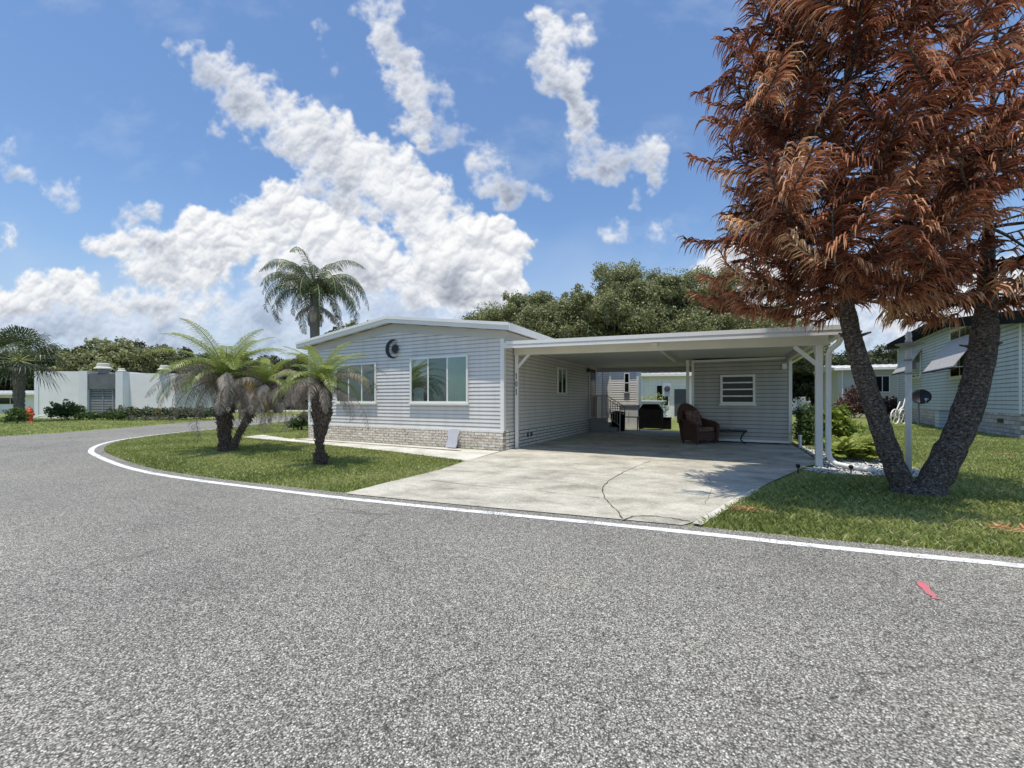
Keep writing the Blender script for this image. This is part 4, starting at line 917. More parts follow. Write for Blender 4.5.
def pine_limbs(pts, i0, nwh, lmax, lmin, dens, seed, per=6, gapf=None, lenf=None):
    random.seed(seed); Q = []; T = []; R = MB()
    npts = len(pts)
    for w in range(nwh):
        f = w/(nwh-1); x = i0 + (npts-1.5-i0)*f; i = int(x); c_ = pts[i].lerp(pts[i+1], x-i); Lw = (lmax + (lmin-lmax)*f**1.8)*(.72+.26*min(1, f/.2))
        a0 = random.random()*6
        for k in range(per):
            az = a0 + 2*PI*k/per + random.uniform(-.25,.25); Lb = Lw*random.uniform(.72,1.12)*(lenf(az, f) if lenf else 1)
            dd = gapf(az, f) if gapf else 1
            d = Vector((math.cos(az), math.sin(az), 0)); e0 = math.radians(random.uniform(-12,14) + 18*f); seg = 10; p = c_.copy(); pth = [p.copy()]
            for s_ in range(seg):
                g = (s_+1)/seg; e = e0 - math.radians(22)*math.sin(g*PI*.9) + math.radians(58)*max(0, g-.45)/.55
                p = p + (d*math.cos(e)+Vector((0,0,math.sin(e))))*Lb/seg; pth.append(p.copy())
            R.tube(pth, [.026*(1-.75*j/seg)*max(.5, Lb/1.8) for j in range(seg+1)], 5, cap=False)
            # plumes: the limb's own tip and side plumes off it
            plumes = [(pth[4:], .42, dd)]
            nside = int(4.6*Lb/1.8)
            for q in range(nside):
                g = .25 + .7*q/nside; j = min(int(g*seg), seg-1); b_0 = pth[j]; sgn = 1 if q % 2 else -1
                az2 = az + sgn*math.radians(random.uniform(35,60)); l2 = Lb*.48*(1.1-g*.4)*random.uniform(.6,1.25); d2 = Vector((math.cos(az2), math.sin(az2), 0)); pp = b_0.copy(); ph = [pp.copy()]
                e1 = math.radians(random.uniform(-25,15))
                for s_ in range(6):
                    e = e1 + math.radians(50)*max(0,(s_+1)/6-.3); pp = pp + (d2*math.cos(e)+Vector((0,0,math.sin(e))))*l2/6; ph.append(pp.copy())
                R.tube(ph, [.012]*7, 4, cap=False); plumes.append((ph, .37, dd))
            for ph, sl, dd_ in plumes:
                ns = len(ph)-1; tot = sum((ph[j+1]-ph[j]).length for j in range(ns)); cnt = int(tot*dens*dd_)
                bt = random.gauss(.38,.15) + (.30 if random.random() < .2 else 0)
                for z in range(cnt):
                    x_ = random.random()*ns; j = min(int(x_), ns-1); b_0 = ph[j].lerp(ph[j+1], x_-j); t_ = (ph[j+1]-ph[j]).normalized()
                    sd = t_.cross(Vector((0,0,1))).normalized(); up_ = sd.cross(t_); sg = 1 if z % 2 else -1
                    g = x_/ns; l = sl*(1.12-.38*g)*random.uniform(.65,1.2)
                    d1 = (t_*.75+sd*sg*random.uniform(.55,.95)+up_*random.uniform(-.15,.35)).normalized(); wv = d1.cross(Vector((random.uniform(-1,1),random.uniform(-1,1),random.uniform(-.3,1)))).normalized()*.0105
                    q0 = b_0; q1 = q0+d1*l*.38; d2_ = (d1+Vector((0,0,-.8))).normalized(); q2 = q1+d2_*l*.34; d3 = (d2_+Vector((0,0,-1.3))).normalized(); q3 = q2+d3*l*.30
                    tt = bt + random.gauss(0,.09)
                    for a_, b__, wa, wb, dt in ((q0,q1,.7,1.0,-.12),(q1,q2,1.0,.9,.03),(q2,q3,.9,.2,.16)):
                        Q.append([tuple(a_-wv*wa), tuple(a_+wv*wa), tuple(b__+wv*wb), tuple(b__-wv*wb)]); T.append(tt+dt)
    return Q, T, R
Q, T, R = pine_limbs(tA, 26, 17, 2.85, .75, 84, 21, 7, None, lambda az, f: (.68 if math.sin(az) > .2 and f < .6 else 1)*((.48 if f > .34 else .8) if math.cos(az) > .1 else 1))
cA = quads_obj('crown', np.array(Q), np.array(T), L_RUST, o); R.build('limbs', B_PINE, cA, recalc=False)
Q, T, R = pine_limbs(tB, 27, 13, 1.8, .6, 86, 33, 6, lambda az, f: .15 if .1 < f < .7 and math.cos(az) > -.35 else 1, lambda az, f: .7 if f > .34 else (.75 if math.sin(az) > .2 else 1))
cB = quads_obj('crown', np.array(Q), np.array(T), L_RUST, o); R.build('limbs', B_PINE, cB, recalc=False)

# ------------------------------------------------------------------ broadleaf trees
def oak(x, y, h, w, label, seed, mat=L_OAK, leaf=.3, dens=520, group=None, moss=0, low=.25, cat='tree', name='oak_tree'):
    global rng
    rng = np.random.default_rng(seed); random.seed(seed)
    o = thing(name, label, cat, (x, y, 0), 0, group); blobs = []; m = MB()
    m.tube([(0,0,0),(.1,.1,h*.2),(0,0,h*.42)], [w*.05,w*.038,w*.03], 8)
    nb = 15
    for k in range(nb):
        a_ = k*2.399; f = (k+.5)/nb; rr = w*.5*math.sqrt(f)*.78; zz = h*(low + (.86-low)*(1-f**1.3*.75)*random.uniform(.72,1.0)); r_ = w*random.uniform(.13,.21)
        zz = min(zz, h-r_*.75); c_ = (rr*math.cos(a_), rr*math.sin(a_), zz); blobs.append((c_[0], c_[1], c_[2], r_*1.15, r_*1.15, r_*.8))
        m.tube([(0,0,h*.3), (c_[0]*.5, c_[1]*.5, h*.3+(c_[2]-h*.3)*.65), c_], [w*.02, w*.012, w*.005], 5, cap=False)
        for j in range(5):
            aa = random.random()*6.28; r2 = r_*random.uniform(.3,.5); q = (c_[0]+r_*1.05*math.cos(aa), c_[1]+r_*1.05*math.sin(aa), c_[2]+r_*random.uniform(-.3,.85)); blobs.append((*q, r2, r2, r2*.8))
            m.tube([c_, q], [w*.005, w*.002], 4, cap=False)
    m.build('trunk', B_OAK, o, recalc=False)
    for k in range(16):
        aa = random.random()*6.28; q = w*.46*math.sqrt(random.random()); zz = h*(1-.45*(q/(w*.5))**1.6)*random.uniform(.86,1.04); r2 = w*random.uniform(.025,.06); blobs.append((q*math.cos(aa), q*math.sin(aa), zz, r2, r2, r2*1.3))
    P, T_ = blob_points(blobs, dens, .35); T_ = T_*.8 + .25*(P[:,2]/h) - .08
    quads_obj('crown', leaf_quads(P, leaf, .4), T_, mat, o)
    if moss:
        Q = []
        for k in range(moss):
            b = blobs[random.randrange(len(blobs))]; a_ = random.random()*6.28; p = np.array([b[0]+b[3]*math.cos(a_)*.95, b[1]+b[4]*math.sin(a_)*.95, b[2]-b[5]*random.uniform(-.2,.6)])
            for j in range(5):
                q = p + rng.normal(0,.13,3)*np.array([1,1,.3]); l = random.uniform(.5,1.5); wv = np.array([.02,.01,0]); Q.append([q-wv, q+wv, q+np.array([.015,0,-l]), q+np.array([0,0,-l])])
        quads_obj('moss', np.array(Q), rng.random(len(Q)), L_MOSS, o)
    return o
def pt(px, Y): return ((px-512)/F*Y, Y)
grp = 'mossy oaks behind the home'
for i, (px, Y, topy, w, lb) in enumerate([
    (470, 46, 318, 6.0, 'small dark oak crown just above the right end of the gable roof'),
    (520, 42, 303, 9.0, 'low olive green oak behind the left of the carport roof'),
    (562, 40, 297, 8.5, 'rounded oak left of the tallest oak above the carport'),
    (612, 38, 266, 8.5, 'tallest mossy oak rising above the middle of the carport'),
    (652, 40, 281, 8.5, 'broad mossy oak just right of the tallest oak'),
    (702, 41, 288, 9.5, 'spreading mossy oak left of the dead pine foliage'),
    (752, 44, 312, 9.0, 'lower dark oak partly behind the dead pine branches')]):
    x, y = pt(px, Y); h = CAMZ + (HZ-topy+9)/F*Y
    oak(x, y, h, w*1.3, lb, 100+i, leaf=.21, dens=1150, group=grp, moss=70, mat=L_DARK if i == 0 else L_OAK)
grp = 'dark trees along the left skyline'
for i, (px, Y, topy, w, lb) in enumerate([
    (-30, 62, 352, 12, 'dark tree at the very left edge of the skyline'),(18, 66, 350, 11, 'dark tree directly behind the fan palm'), (62, 62, 350, 11, 'dark tree above the left end of the white utility wall'),(92, 64, 347, 10, 'rounded tree above the roof ventilator by the grey louvres'),
    (128, 62, 341, 12, 'tallest rounded tree of the left skyline'),(166, 68, 349, 11, 'tree behind the top of the double date palm'),(205, 70, 352, 11, 'tree right behind the double date palm crown'),(245, 66, 356, 10, 'tree between the two date palms, nearer the double one'),(282, 70, 360, 10, 'low tree seen between the two date palms, nearer the small one'),
    (318, 64, 352, 10, 'dark tree behind the smaller date palm'),(362, 48, 309, 5, 'small tree beside the tall palm above the roof slope'),(338, 50, 318, 5, 'slender tree just right of the tall palm trunk')]):
    x, y = pt(px, Y); h = CAMZ + (HZ-topy)/F*Y
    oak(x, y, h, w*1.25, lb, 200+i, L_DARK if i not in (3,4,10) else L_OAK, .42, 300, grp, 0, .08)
grp = 'trees behind the right hand homes'
for i, (px, Y, topy, w, lb) in enumerate([(690, 52, 352, 7, 'dark tree behind the white home seen through the carport'),(815, 46, 352, 9, 'dark oak behind the carport corner post'),(860, 56, 352, 10, 'tree above the beige home roof'),(905, 60, 350, 10, 'tree between the beige home and the pale blue home'),(975, 62, 352, 10, 'tree hidden behind the pale blue home')]):
    x, y = pt(px, Y); h = CAMZ + (HZ-topy)/F*Y
    oak(x, y, h, w*1.2, lb, 300+i, L_DARK, .32, 420, grp, 0, .1)
# far wooded horizon
P = []; 
rng = np.random.default_rng(77)
bl = [(x, 150+rng.uniform(-12,12), rng.uniform(2,7), rng.uniform(9,15), 8, rng.uniform(5,7.5)) for x in np.arange(-260, 300, 11)]
P, T_ = blob_points(bl, 22, .5); fw_ = quads_obj('distant_woods', leaf_quads(P, 1.1), T_-.05, L_DARK); fw_['kind'] = 'stuff'; tag(fw_, 'far line of dark woods along the horizon', 'woods')

# ------------------------------------------------------------------ shrubs
def shrub(label, p, blobs, mat=L_SHRUB, leaf=.08, dens=1500, name='shrub', cat='shrub', group=None, seed=1, lift=0):
    global rng
    if leaf >= .1: leaf *= 1.55
    rng = np.random.default_rng(seed); random.seed(seed); o = thing(name, label, cat, (p[0], p[1], 0), 0, group)
    m = MB()
    for b in blobs:
        for k in range(4): m.tube([(b[0]*.3+random.uniform(-.04,.04), b[1]*.3, 0), (b[0]+random.uniform(-.4,.4)*b[3], b[1]+random.uniform(-.3,.3)*b[4], b[2]+b[5]*.3)], [.014,.006], 5, cap=False)
    m.build('stems', B_OAK, o, recalc=False)
    P, T_ = blob_points(blobs, dens*3.2, .3); P[:,2] = np.maximum(P[:,2], .02); quads_obj('foliage', leaf_quads(P, leaf), T_+lift, mat, o); return o
shrub('rounded green shrub at the left front corner of the home', G(301, 430.5), [(0,0,.4,.5,.4,.38),(-.25,-.1,.3,.35,.3,.26),(.2,0,.62,.3,.3,.25)], leaf=.09, seed=1)
shrub('bright clipped shrub by the orange hydrant', G(17, 423.5), [(0,0,.42,.55,.5,.42),(.05,0,.7,.35,.3,.25)], leaf=.11, dens=900, seed=2, lift=.2)
shrub('clipped shrub in front of the white utility wall', G(65, 420), [(0,0,.65,.95,.6,.6),(.7,0,.6,.6,.5,.5),(-.6,0,.55,.6,.5,.45)], leaf=.11, dens=900, seed=3, lift=.05)
shrub('low leafy hedge below the grey louvred gate', G(102, 420.3), [(-1.2,0,.3,.7,.5,.3),(0,0,.3,.8,.5,.3),(1.2,0,.3,.7,.5,.3)], leaf=.1, dens=800, name='hedge', cat='hedge', seed=4)
shrub('long dark clipped hedge along the right utility wall', G(155, 420), [(x*1.0,0,.45,.75,.45,.45) for x in np.arange(-2.6,4.2,.8)], L_DARK, .1, 800, 'hedge', 'hedge', None, 5, .15)
for i, px in enumerate((133, 146, 158, 170)):
    shrub(['first small grey green clump in front of the dark hedge from the left','second small grey green clump from the left before the dark hedge','third small grey green clump from the left before the dark hedge','rightmost small grey green clump in front of the dark hedge'][i], G(px, 421), [(0,0,.2,.34,.3,.2)], L_MOSS, .08, 900, 'ground_plant', 'plant', 'clumps along the hedge', 10+i)
shrub('tall dark green shrub beside the carport slab behind the corner post', G(808, 446), [(0,0,.55,.38,.35,.5),(.0,.1,1.0,.3,.3,.3),(.2,.1,.5,.4,.4,.4),(-.1,-.1,.3,.35,.3,.28)], leaf=.075, dens=2600, seed=20)
shrub('bright green leafy shrub right of the downspout', G(838, 446), [(0,0,.6,.4,.35,.42),(.15,.1,.95,.28,.28,.25),(-.25,.1,.7,.3,.3,.35),(.35,0,.4,.3,.3,.3)], L_FERN, .1, 1500, seed=21, lift=-.05)
shrub('bare reddish shrub in front of the beige home', G(855, 418), [(0,0,1.0,1.3,.8,.8),(.9,0,.7,.9,.7,.6),(-.8,0,.8,.8,.6,.7),(-.2,0,1.9,.5,.5,.5)], L_PINKSH, .14, 420, seed=22)
shrub('long dark reddish hedge below the beige home window', G(889, 418.6), [(x,0,.8,.6,.5,.8) for x in (-.7,0,.7)], L_PINKSH, .13, 800, 'hedge', 'hedge', None, 23, -.25)
# ferns: arching fronds from the ground
def fern(label, p, n, ln, seed, mat=L_FERN):
    random.seed(seed); o = thing('fern', label, 'fern', (p[0], p[1], 0), 0, 'bright ferns in the pebble bed')
    sp_ = [((random.uniform(-.1,.1),random.uniform(-.1,.1),.02), k*2.399+random.random(), math.radians(random.uniform(48,86)), ln*random.uniform(.7,1.15), math.radians(random.uniform(50,80)), .15, random.uniform(.3,.9), .15) for k in range(n)]
    Q, T, R = fronds(sp_, 26, .028, 8); f_ = quads_obj('fronds', Q, T, mat, o); R.build('midribs', M_FROND, f_, recalc=False)
fern('yellow green fern nearest the downspout outlet', G(838, 461), 26, .62, 1)
fern('largest yellow green fern in the middle of the pebble bed', G(853, 459.5), 34, .78, 2)
fern('yellow green fern nearest the left pine trunk', G(868, 462), 24, .6, 3)
fern('small yellow green fern at the back of the pebble bed', G(848, 452), 20, .6, 4)
# pebble bed
bed = [G(803,470), G(820,474.5), G(850,475.5), G(880,476.5), G(915,479), G(930,474), G(900,464), G(870,459), G(845,452), G(815,446), G(797,445), HB(7.32,1.0)]
struct(sheet('mulch_bed', [tuple(p[:2]) for p in bed], .005, M_SOIL))
def inside(poly, x, y):
    c = np.zeros(len(x), bool); j = len(poly)-1
    for i in range(len(poly)):
        xi, yi = poly[i][:2]; xj, yj = poly[j][:2]
        cond = ((yi > y) != (yj > y)) & (x < (xj-xi)*(y-yi)/((yj-yi) or 1e-9)+xi); c ^= cond; j = i
    return c
rng = np.random.default_rng(5)
xs = rng.uniform(4, 11, 30000); ys = rng.uniform(6, 15, 30000); k_ = inside(bed, xs, ys); xs, ys = xs[k_][:4200], ys[k_][:4200]
m = MB(); oc = [(1,0,0),(-1,0,0),(0,1,0),(0,-1,0),(0,0,1),(0,0,-1)]; of = [(0,2,4),(2,1,4),(1,3,4),(3,0,4),(2,0,5),(1,2,5),(3,1,5),(0,3,5)]
for x, y in zip(xs, ys):
    s_ = random.uniform(.014,.034); a_ = random.random()*3; ca, sa = math.cos(a_), math.sin(a_); w_ = random.uniform(.6,1)
    m.add([(x+s_*(v[0]*ca-v[1]*sa*w_), y+s_*(v[0]*sa+v[1]*ca*w_), .008+s_*.5*(v[2]+.4)) for v in oc], of)
pe = m.build('pebbles', M_ROCK, recalc=False, smooth=True); pe['kind'] = 'stuff'; tag(pe, 'white pebbles covering the bed beside the carport post', 'pebbles')

# ------------------------------------------------------------------ lamp post, solar stakes
lp = G(908.5, 478)
o = thing('lamp_post', 'slim galvanised lamp post with flat disc top between the two dead pine trunks', 'lamp post', lp, 0)
m = MB(); m.tube([(0,0,0),(0,0,2.30)], .046, 12); m.build('post', M_GALV, o, smooth=True)
m = MB(); m.lathe([(0,0),(.07,0),(.10,.02),(.19,.05),(.20,.07),(.06,.09),(0,.09)], (.02,0,2.34), 20); m.build('lamp_disc', M_MGREY, o)
m = MB(); m.lathe([(.0,0),(.05,0),(.05,.04),(.035,.06),(.05,.10),(.04,.17),(.0,.2)], (0,0,2.435), 12); m.build('finial', M_GALV, o, smooth=True)
for z_ in (2.1, 1.86): m = MB(); m.lathe([(.056,0),(.066,0),(.066,.03),(.056,.03)], (0,0,z_), 12); m.build('collar', M_MGREY, o)
m = MB(); m.box(.035,.12,-.01,.01,2.0,2.02); m.box(.1,.16,-.04,.04,1.96,2.07); m.build('bracket', M_MGREY, o)
for i, (px, py) in enumerate(((798, 473.5), (851, 474.5))):
    o = thing('garden_stake', ['short black stake light at the driveway corner', 'short black stake light in the pebble bed edge'][i], 'garden light', G(px, py), 0, 'black stake lights')
    m = MB(); m.tube([(0,0,0),(0,0,.11)], .012, 6); m.build('stake', M_BLACK, o); m = MB(); m.lathe([(0,0),(.03,0),(.04,.05),(.02,.07),(0,.07)], (0,0,.11), 10); m.build('cap', M_BLACK, o)
o = thing('garden_marker', 'short pale post at the right corner of the storage room', 'post', G(800, 447.5), 0); m = MB(); m.box(-.03,.03,-.03,.03,0,.34); m.build('stake', M_TERR, o); m = MB(); m.box(-.036,.036,-.036,.036,.342,.37); m.build('cap', M_WHITE, o)

# ------------------------------------------------------------------ neighbour home on the right
NA = Vector((18.2, 14.8, 0)); NBv = Vector((28.2, 30.3, 0)); nd = (NBv-NA).normalized(); NL = (NBv-NA).length; nrz = math.atan2(-nd.y, -nd.x)
# local x runs from far corner to near corner, local -y faces the camera side
NH = thing('manufactured_home', 'pale blue clapboard home with black roof edge and two awnings at the right edge', 'house', NBv, nrz)
def nx(px):   # distance from the far corner along the wall for a sight-line
    k = (px-512)/F; t_ = (k*NBv.y - NBv.x) / ((-nd.x) - k*(-nd.y)); return t_
def nz(px, py): s_ = nx(px); Y = NBv.y - nd.y*s_; return CAMZ + (HZ-py)/F*Y
Tn_ = lambda a, o_, z: (a, o_, z) if False else (a, -o_, z)
sidechk = Vector((math.cos(nrz), math.sin(nrz), 0)); outv = Vector((sidechk.y, -sidechk.x, 0))
SG = 1 if outv.dot(-NA) > 0 else -1
Tn_ = lambda a, o_, z: (a, -o_*SG, z)
zE0 = nz(898, 345); rpx = 946; zR = nz(rpx, 327); xR = nx(rpx); zE1 = nz(1022, 316)
def nroof(a): return zE0 + (zR-zE0)*a/xR if a < xR else zR + (zE1-zR)*(a-xR)/(NL-xR)
m = MB(Tn_); m.add([(0,0,.8),(NL,0,.8),(NL,0,zE1),(xR,0,zR),(0,0,zE0),(0,-7,.8),(NL,-7,.8),(NL,-7,zE1),(xR,-7,zR),(0,-7,zE0)], [(0,1,2,3,4),(5,6,7,8,9),(0,4,9,5),(1,2,7,6)])
def nr(z):
    if z < min(zE0, zE1): return (0, NL)
    a0 = 0 if z < zE0 else (z-zE0)/(zR-zE0)*xR; a1 = NL if z < zE1 else NL-(z-zE1)/(zR-zE1)*(NL-xR)
    return (a0, a1) if a1-a0 > .3 else None
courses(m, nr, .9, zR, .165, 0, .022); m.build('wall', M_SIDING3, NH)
m = MB(Tn_); m.box(-.02, NL-.0, -.3, .04, 0, .9); m.build('block_skirt', M_SLUMPB, NH)
m = MB(Tn_); m.box(NL-.14, NL+.03, .023, .04, .9, zE1-.1); m.box(-.03,.1,.023,.04,.9,zE0-.05); m.build('corner_trim', M_WHITE, NH)
m = MB(Tn_); prof = [(-.5, zE0-.25), (xR, zR-.02), (NL+.8, zE1-.35), (NL+.8, zE1+.1), (xR, zR+.38), (-.5, zE0+.15)]
m.prism(prof, -7.3, .55); m.build('roof', M_BLKROOF, NH)
for (pl_, pr_, pt_, pb_, lab) in ((951, 985, 328, 379, 'larger front window under the nearer awning'), (906, 921.5, 352, 380, 'narrow window under the farther awning')):
    a0, a1 = nx(pl_), nx(pr_); window(NH, Tn_, a0, a1, nz(pl_, pb_), nz(pl_, pt_+3), mull=(.33,.66) if pl_ > 940 else (.5,), rows=(.5,), blind=None, glass=M_GLASSD, fw=.11, label=lab, sill=True)
def wpt(a, o_): return NBv + sidechk*a + outv*(SG*o_)
for (wr, wt, ol, orr, oy) in ((985, 329, 923, 953, 366), (922, 349, 878, 904, 371)):
    a1 = nx(wr)+.12; pj = next((q/100 for q in range(20, 400) if 512+F*wpt(a1, q/100).x/wpt(a1, q/100).y < orr), 1.2)
    a0 = next((a1-q/20 for q in range(4, 160) if 512+F*wpt(a1-q/20, pj).x/wpt(a1-q/20, pj).y < ol), a1-3.2)
    zt = nz(wr, wt); drop = zt - (CAMZ + (HZ-oy)/F*wpt(a1, pj).y); m = MB(Tn_)
    m.add([(a0,.05,zt),(a1,.05,zt),(a1,pj,zt-drop),(a0,pj,zt-drop),(a0,.05,zt-.04),(a1,.05,zt-.04),(a1,pj,zt-drop-.05),(a0,pj,zt-drop-.05)], [(0,1,2,3),(7,6,5,4),(0,3,7,4),(1,2,6,5)])
    aw = m.build('awning', M_AWN, NH); m = MB(Tn_); m.box(a0,a1,pj-.02,pj+.02,zt-drop-.1,zt-drop-.052); m.build('awning_edge', M_BLKROOF, aw)
    m = MB(Tn_)
    for aa in (a0+.04, a1-.04): m.bar((aa,pj-.03,zt-drop-.04), (aa,.06,zt-drop-.02), .03)
    m.build('awning_arm', M_MGREY, aw)
m = MB(Tn_); a_ = nx(1002); m.box(a_-.25, a_+.25, .042, .055, .52, .68); m.build('skirt_vent', M_BLACK, NH)
# meter boxes, ac
o = thing('utility_box', 'low grey utility box against the pale blue home left of the right pine trunk', 'utility box', NBv - nd*nx(958) + outv*SG*.5, nrz); m = MB(); m.box(-.3,.3,-.25,.25,0,.85); m.build('cabinet', M_SIDING3, o, bevel=.03); m = MB(); m.box(-.33,.33,-.28,.28,.852,.90); m.build('lid', M_MGREY, o)
o = thing('satellite_dish', 'black satellite dish on a short pole in front of the pale blue home', 'satellite dish', G(918.5, 426.5), 0)
m = MB(); m.tube([(0,0,0),(0,0,1.25)], .045, 8); m.build('pole', M_MGREY, o)
m = MB(); prof = [(0,-.0),(.15,.012),(.3,.05),(.40,.1),(.39,.105),(.28,.06),(.0,.012)]; m.lathe(prof, n=24); dsh = m.build('dish', M_BLACK, o, smooth=True); dsh.location = (.03,-.1,1.55); dsh.rotation_euler = Vector((-.62,-.72,.25)).to_track_quat('Z','Y').to_euler(); dsh.scale = (1.0,1.0,1)
m = MB(); m.tube([(0,-.1,1.2),(-.05,-.42,1.2),(-.08,-.5,1.42)], .02, 6); m.box(-.13,-.03,-.56,-.46,1.38,1.5); m.build('feed_arm', M_PGREY, o)
o = thing('garden_cart', 'white wheeled garden cart folded beside the far corner of the pale blue home', 'cart', G(894, 424), .4)
for i, (x_, r_) in enumerate(((-.45,.42),(.4,.42))):
    m = MB(); m.tube([(x_+r_*math.cos(k), -.25+.0*k, r_+.02+r_*math.sin(k)) for k in np.linspace(0, 2*PI, 20)], .035, 6, cap=False); wh = m.build('wheel', M_WHITE, o)
    m = MB()
    for k in range(6): m.bar((x_,-.25,r_+.02),(x_+r_*math.cos(k*PI/3), -.25, r_+.02+r_*math.sin(k*PI/3)), .02)
    m.build('spokes', M_WHITE, wh)
m = MB(); m.bar((-.6,-.2,.5),(.5,-.2,1.0),.06); m.bar((.5,-.2,1.0),(.75,-.2,1.5),.05); m.bar((-.45,-.2,.44),(.2,-.2,1.3),.05); m.build('frame', M_WHITE, o)

# beige home behind, white homes seen through the gaps
def simple_home(label, p, w, dpt, h, rz, wall, wins=(), door=None, roof=M_ROOFW, over=.4, rise=.35, ridge_along=True, awn=False, name='manufactured_home'):
    o = thing(name, label, 'house', (p[0], p[1], 0), rz)
    m = MB(); m.box(0,w,0,dpt,.0,h); wl_ = m.build('wall', wall, o)
    m = MB()
    m.T = lambda a, b, c: (b, a, c)
    m.prism([(-over,h-.02),(-over,h+.16),(dpt/2,h+.16+rise),(dpt+over,h+.16),(dpt+over,h-.02)], -over, w+over)
    rf_ = m.build('roof', roof, o)
    m = MB()
    for k in range(int((w+2*over)/.5)): x = -over+.1+k*.5; m.add([(x,-over-.01,h+.165),(x+.05,-over-.01,h+.165),(x+.05,dpt/2,h+.165+rise),(x,dpt/2,h+.165+rise),(x,-over-.01,h+.20),(x+.05,-over-.01,h+.20),(x+.05,dpt/2,h+.20+rise),(x,dpt/2,h+.20+rise)], [(4,5,6,7),(0,1,5,4),(0,4,7,3),(1,2,6,5)])
    m.build('roof_ribs', roof, rf_)
    m = MB(); m.box(-over,w+over,-over-.06,-over-.01,h-.04,h+.14); m.build('fascia', M_WHITE, rf_)
    for (a0, a1, z0, z1) in wins: window(o, lambda a, oo, z: (a, -oo, z), a0, a1, z0, z1, mull=(.5,), blind=None, glass=M_GLASSD, fw=.07)
    if door: m = MB(); m.box(door, door+.95, -.03, -.002, .15, 2.25); m.build('door', M_DGREY, o)
    m = MB(); m.tube([(w*.02,-.12,h),(w*.02,-.12,.1)], .05, 6); m.build('downspout', M_WHITE, o)
    return o
# beige: corner at px 836, front runs right
bc = G(838, 414); bc = Vector((AT(838,400,34).x, 34, 0))
simple_home('beige stucco home with white ribbed roof behind the pine trunks', bc, 13, 4.2, 3.85, math.radians(-20), M_BEIGE, [(1.3,2.2,2.0,3.35),(2.4,3.4,2.0,3.35)])
o = COL.objects[-1]
w1_ = Vector((AT(640,400,33).x, 33, 0))
simple_home('white home with porch seen through the carport opening', w1_, 6.4, 8, 3.3, ROT*.35, M_SIDING4, [(1.2,2.2,.9,2.6),(5.3,5.9,.9,2.6)], 2.6)
w2_ = Vector((AT(797,400,52).x, 52, 0))
simple_home('small distant white home seen behind the carport corner', w2_, 9, 6, 4.2, 0, M_STUCCOL, [(1,2,1.2,2.4)])
w0_ = AT(268,400,72)
simple_home('distant low white home with long carport roof between the date palms', Vector((w0_.x, 72, 0)), 12, 8, 3.2, .1, M_BEIGE, [(3,5,1,2.2),(7,9,1,2.2)], None, M_ROOFW, 1.0)
# window on the left return wall of beige home, meter on white home
o = thing('electric_meter', 'grey electric meter box on the white wall seen through the carport', 'meter', Vector((AT(667,400,31.6).x, 31.6, 1.5)), 0); m = MB(); m.box(-.3,.3,.0,.12,.2,1.2); m.build('box', M_PGREY, o); m = MB(); m.lathe([(0,0),(.22,0),(.22,.08),(0,.1)], n=14); q = m.build('dial', M_DGREY, o); q.location = (0,-.01,.75); q.rotation_euler = (PI/2,0,0)

# ------------------------------------------------------------------ white utility enclosure on the left
UYb = 32.0
U = thing('utility_building', 'white stucco utility building with projecting fins and grey louvred gate', 'building', Vector((AT(39,400,UYb).x, UYb, 0)), math.radians(3))
def ux(px): return (px-39)/F*UYb
ht = 3.62
m = MB(); m.box(0, ux(80), 0, 6, 0, ht); m.box(ux(122), ux(167), .3, 6, 0, ht-.12); m.box(ux(88)+.02, ux(122)-.02, 2.2, 6, 0, 3.4); m.build('wall', M_STUCCO, U)
m = MB(); m.box(-.30,-.002,-.05,6,0,ht+.02); m.build('fin', M_STUCCOL, U)
m = MB(); m.box(ux(80)+.002, ux(88), -.28, 5, 0, ht+.02); m.build('fin', M_STUCCOL, U)
m = MB(); m.box(ux(115), ux(122)-.0, -.28, 5, 0, ht-.02); m.build('fin', M_STUCCOL, U)
m = MB(); m.box(ux(88)+.002, ux(115)-.002, -.2, .0, 2.25, 3.4); m.box(ux(88)+.002, ux(115)-.002, .0, 5, 3.402, 3.46); m.build('header_panel', M_DMG, U)
m = MB()
for k in range(11): m.box(ux(88)+.05, ux(115)-.05, -.06, -.02, .1+k*.2, .1+k*.2+.15)
m.box(ux(88)+.01, ux(88)+.08, -.1, .02, 0, 2.29); m.box(ux(115)-.4, ux(115)-.3, -.1, .02, 0, 2.29); m.box(ux(101)-.03, ux(101)+.03, -.1, -.061, 0, 2.29); lg = m.build('louvre_gate', M_MGREY, U)
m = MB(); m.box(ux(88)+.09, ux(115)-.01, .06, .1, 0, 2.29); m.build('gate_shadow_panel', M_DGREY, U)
for i, (px, s_, y_) in enumerate(((97,.78,.5),(115.5,.4,.5),(156,.62,.8))):
    v_ = thing('roof_ventilator', ['large mushroom ventilator above the grey louvred gate','small ventilator cap beside the right fin','mushroom ventilator on the right part of the utility roof'][i], 'ventilator', U.location + Vector((ux(px), y_, ht-.15 if i < 2 else ht-.13)), 0, 'ventilators on the utility roof')
    m = MB(); m.lathe([(0,0),(.42*s_,0),(.42*s_,.42*s_),(0,.42*s_)], n=20); m.build('base', M_MGREY, v_, smooth=False)
    m = MB(); m.lathe([(.0,.44*s_),(.72*s_,.45*s_),(.70*s_,.56*s_),(.52*s_,.66*s_),(.48*s_,.98*s_),(.40*s_,1.04*s_),(0,1.05*s_)], n=24); m.build('hood', M_BEIGE, v_)
# long low white home at the far left
p_ = AT(-60, 400, 44)
simple_home('long white home with a dark band under its awning at the far left', Vector((p_.x, 44, 0)), 10.2, 8, 2.0, 0, M_STUCCO, [(1,3,.9,1.7),(6,9,.9,1.7)], None, M_ROOFW, .9, .3)
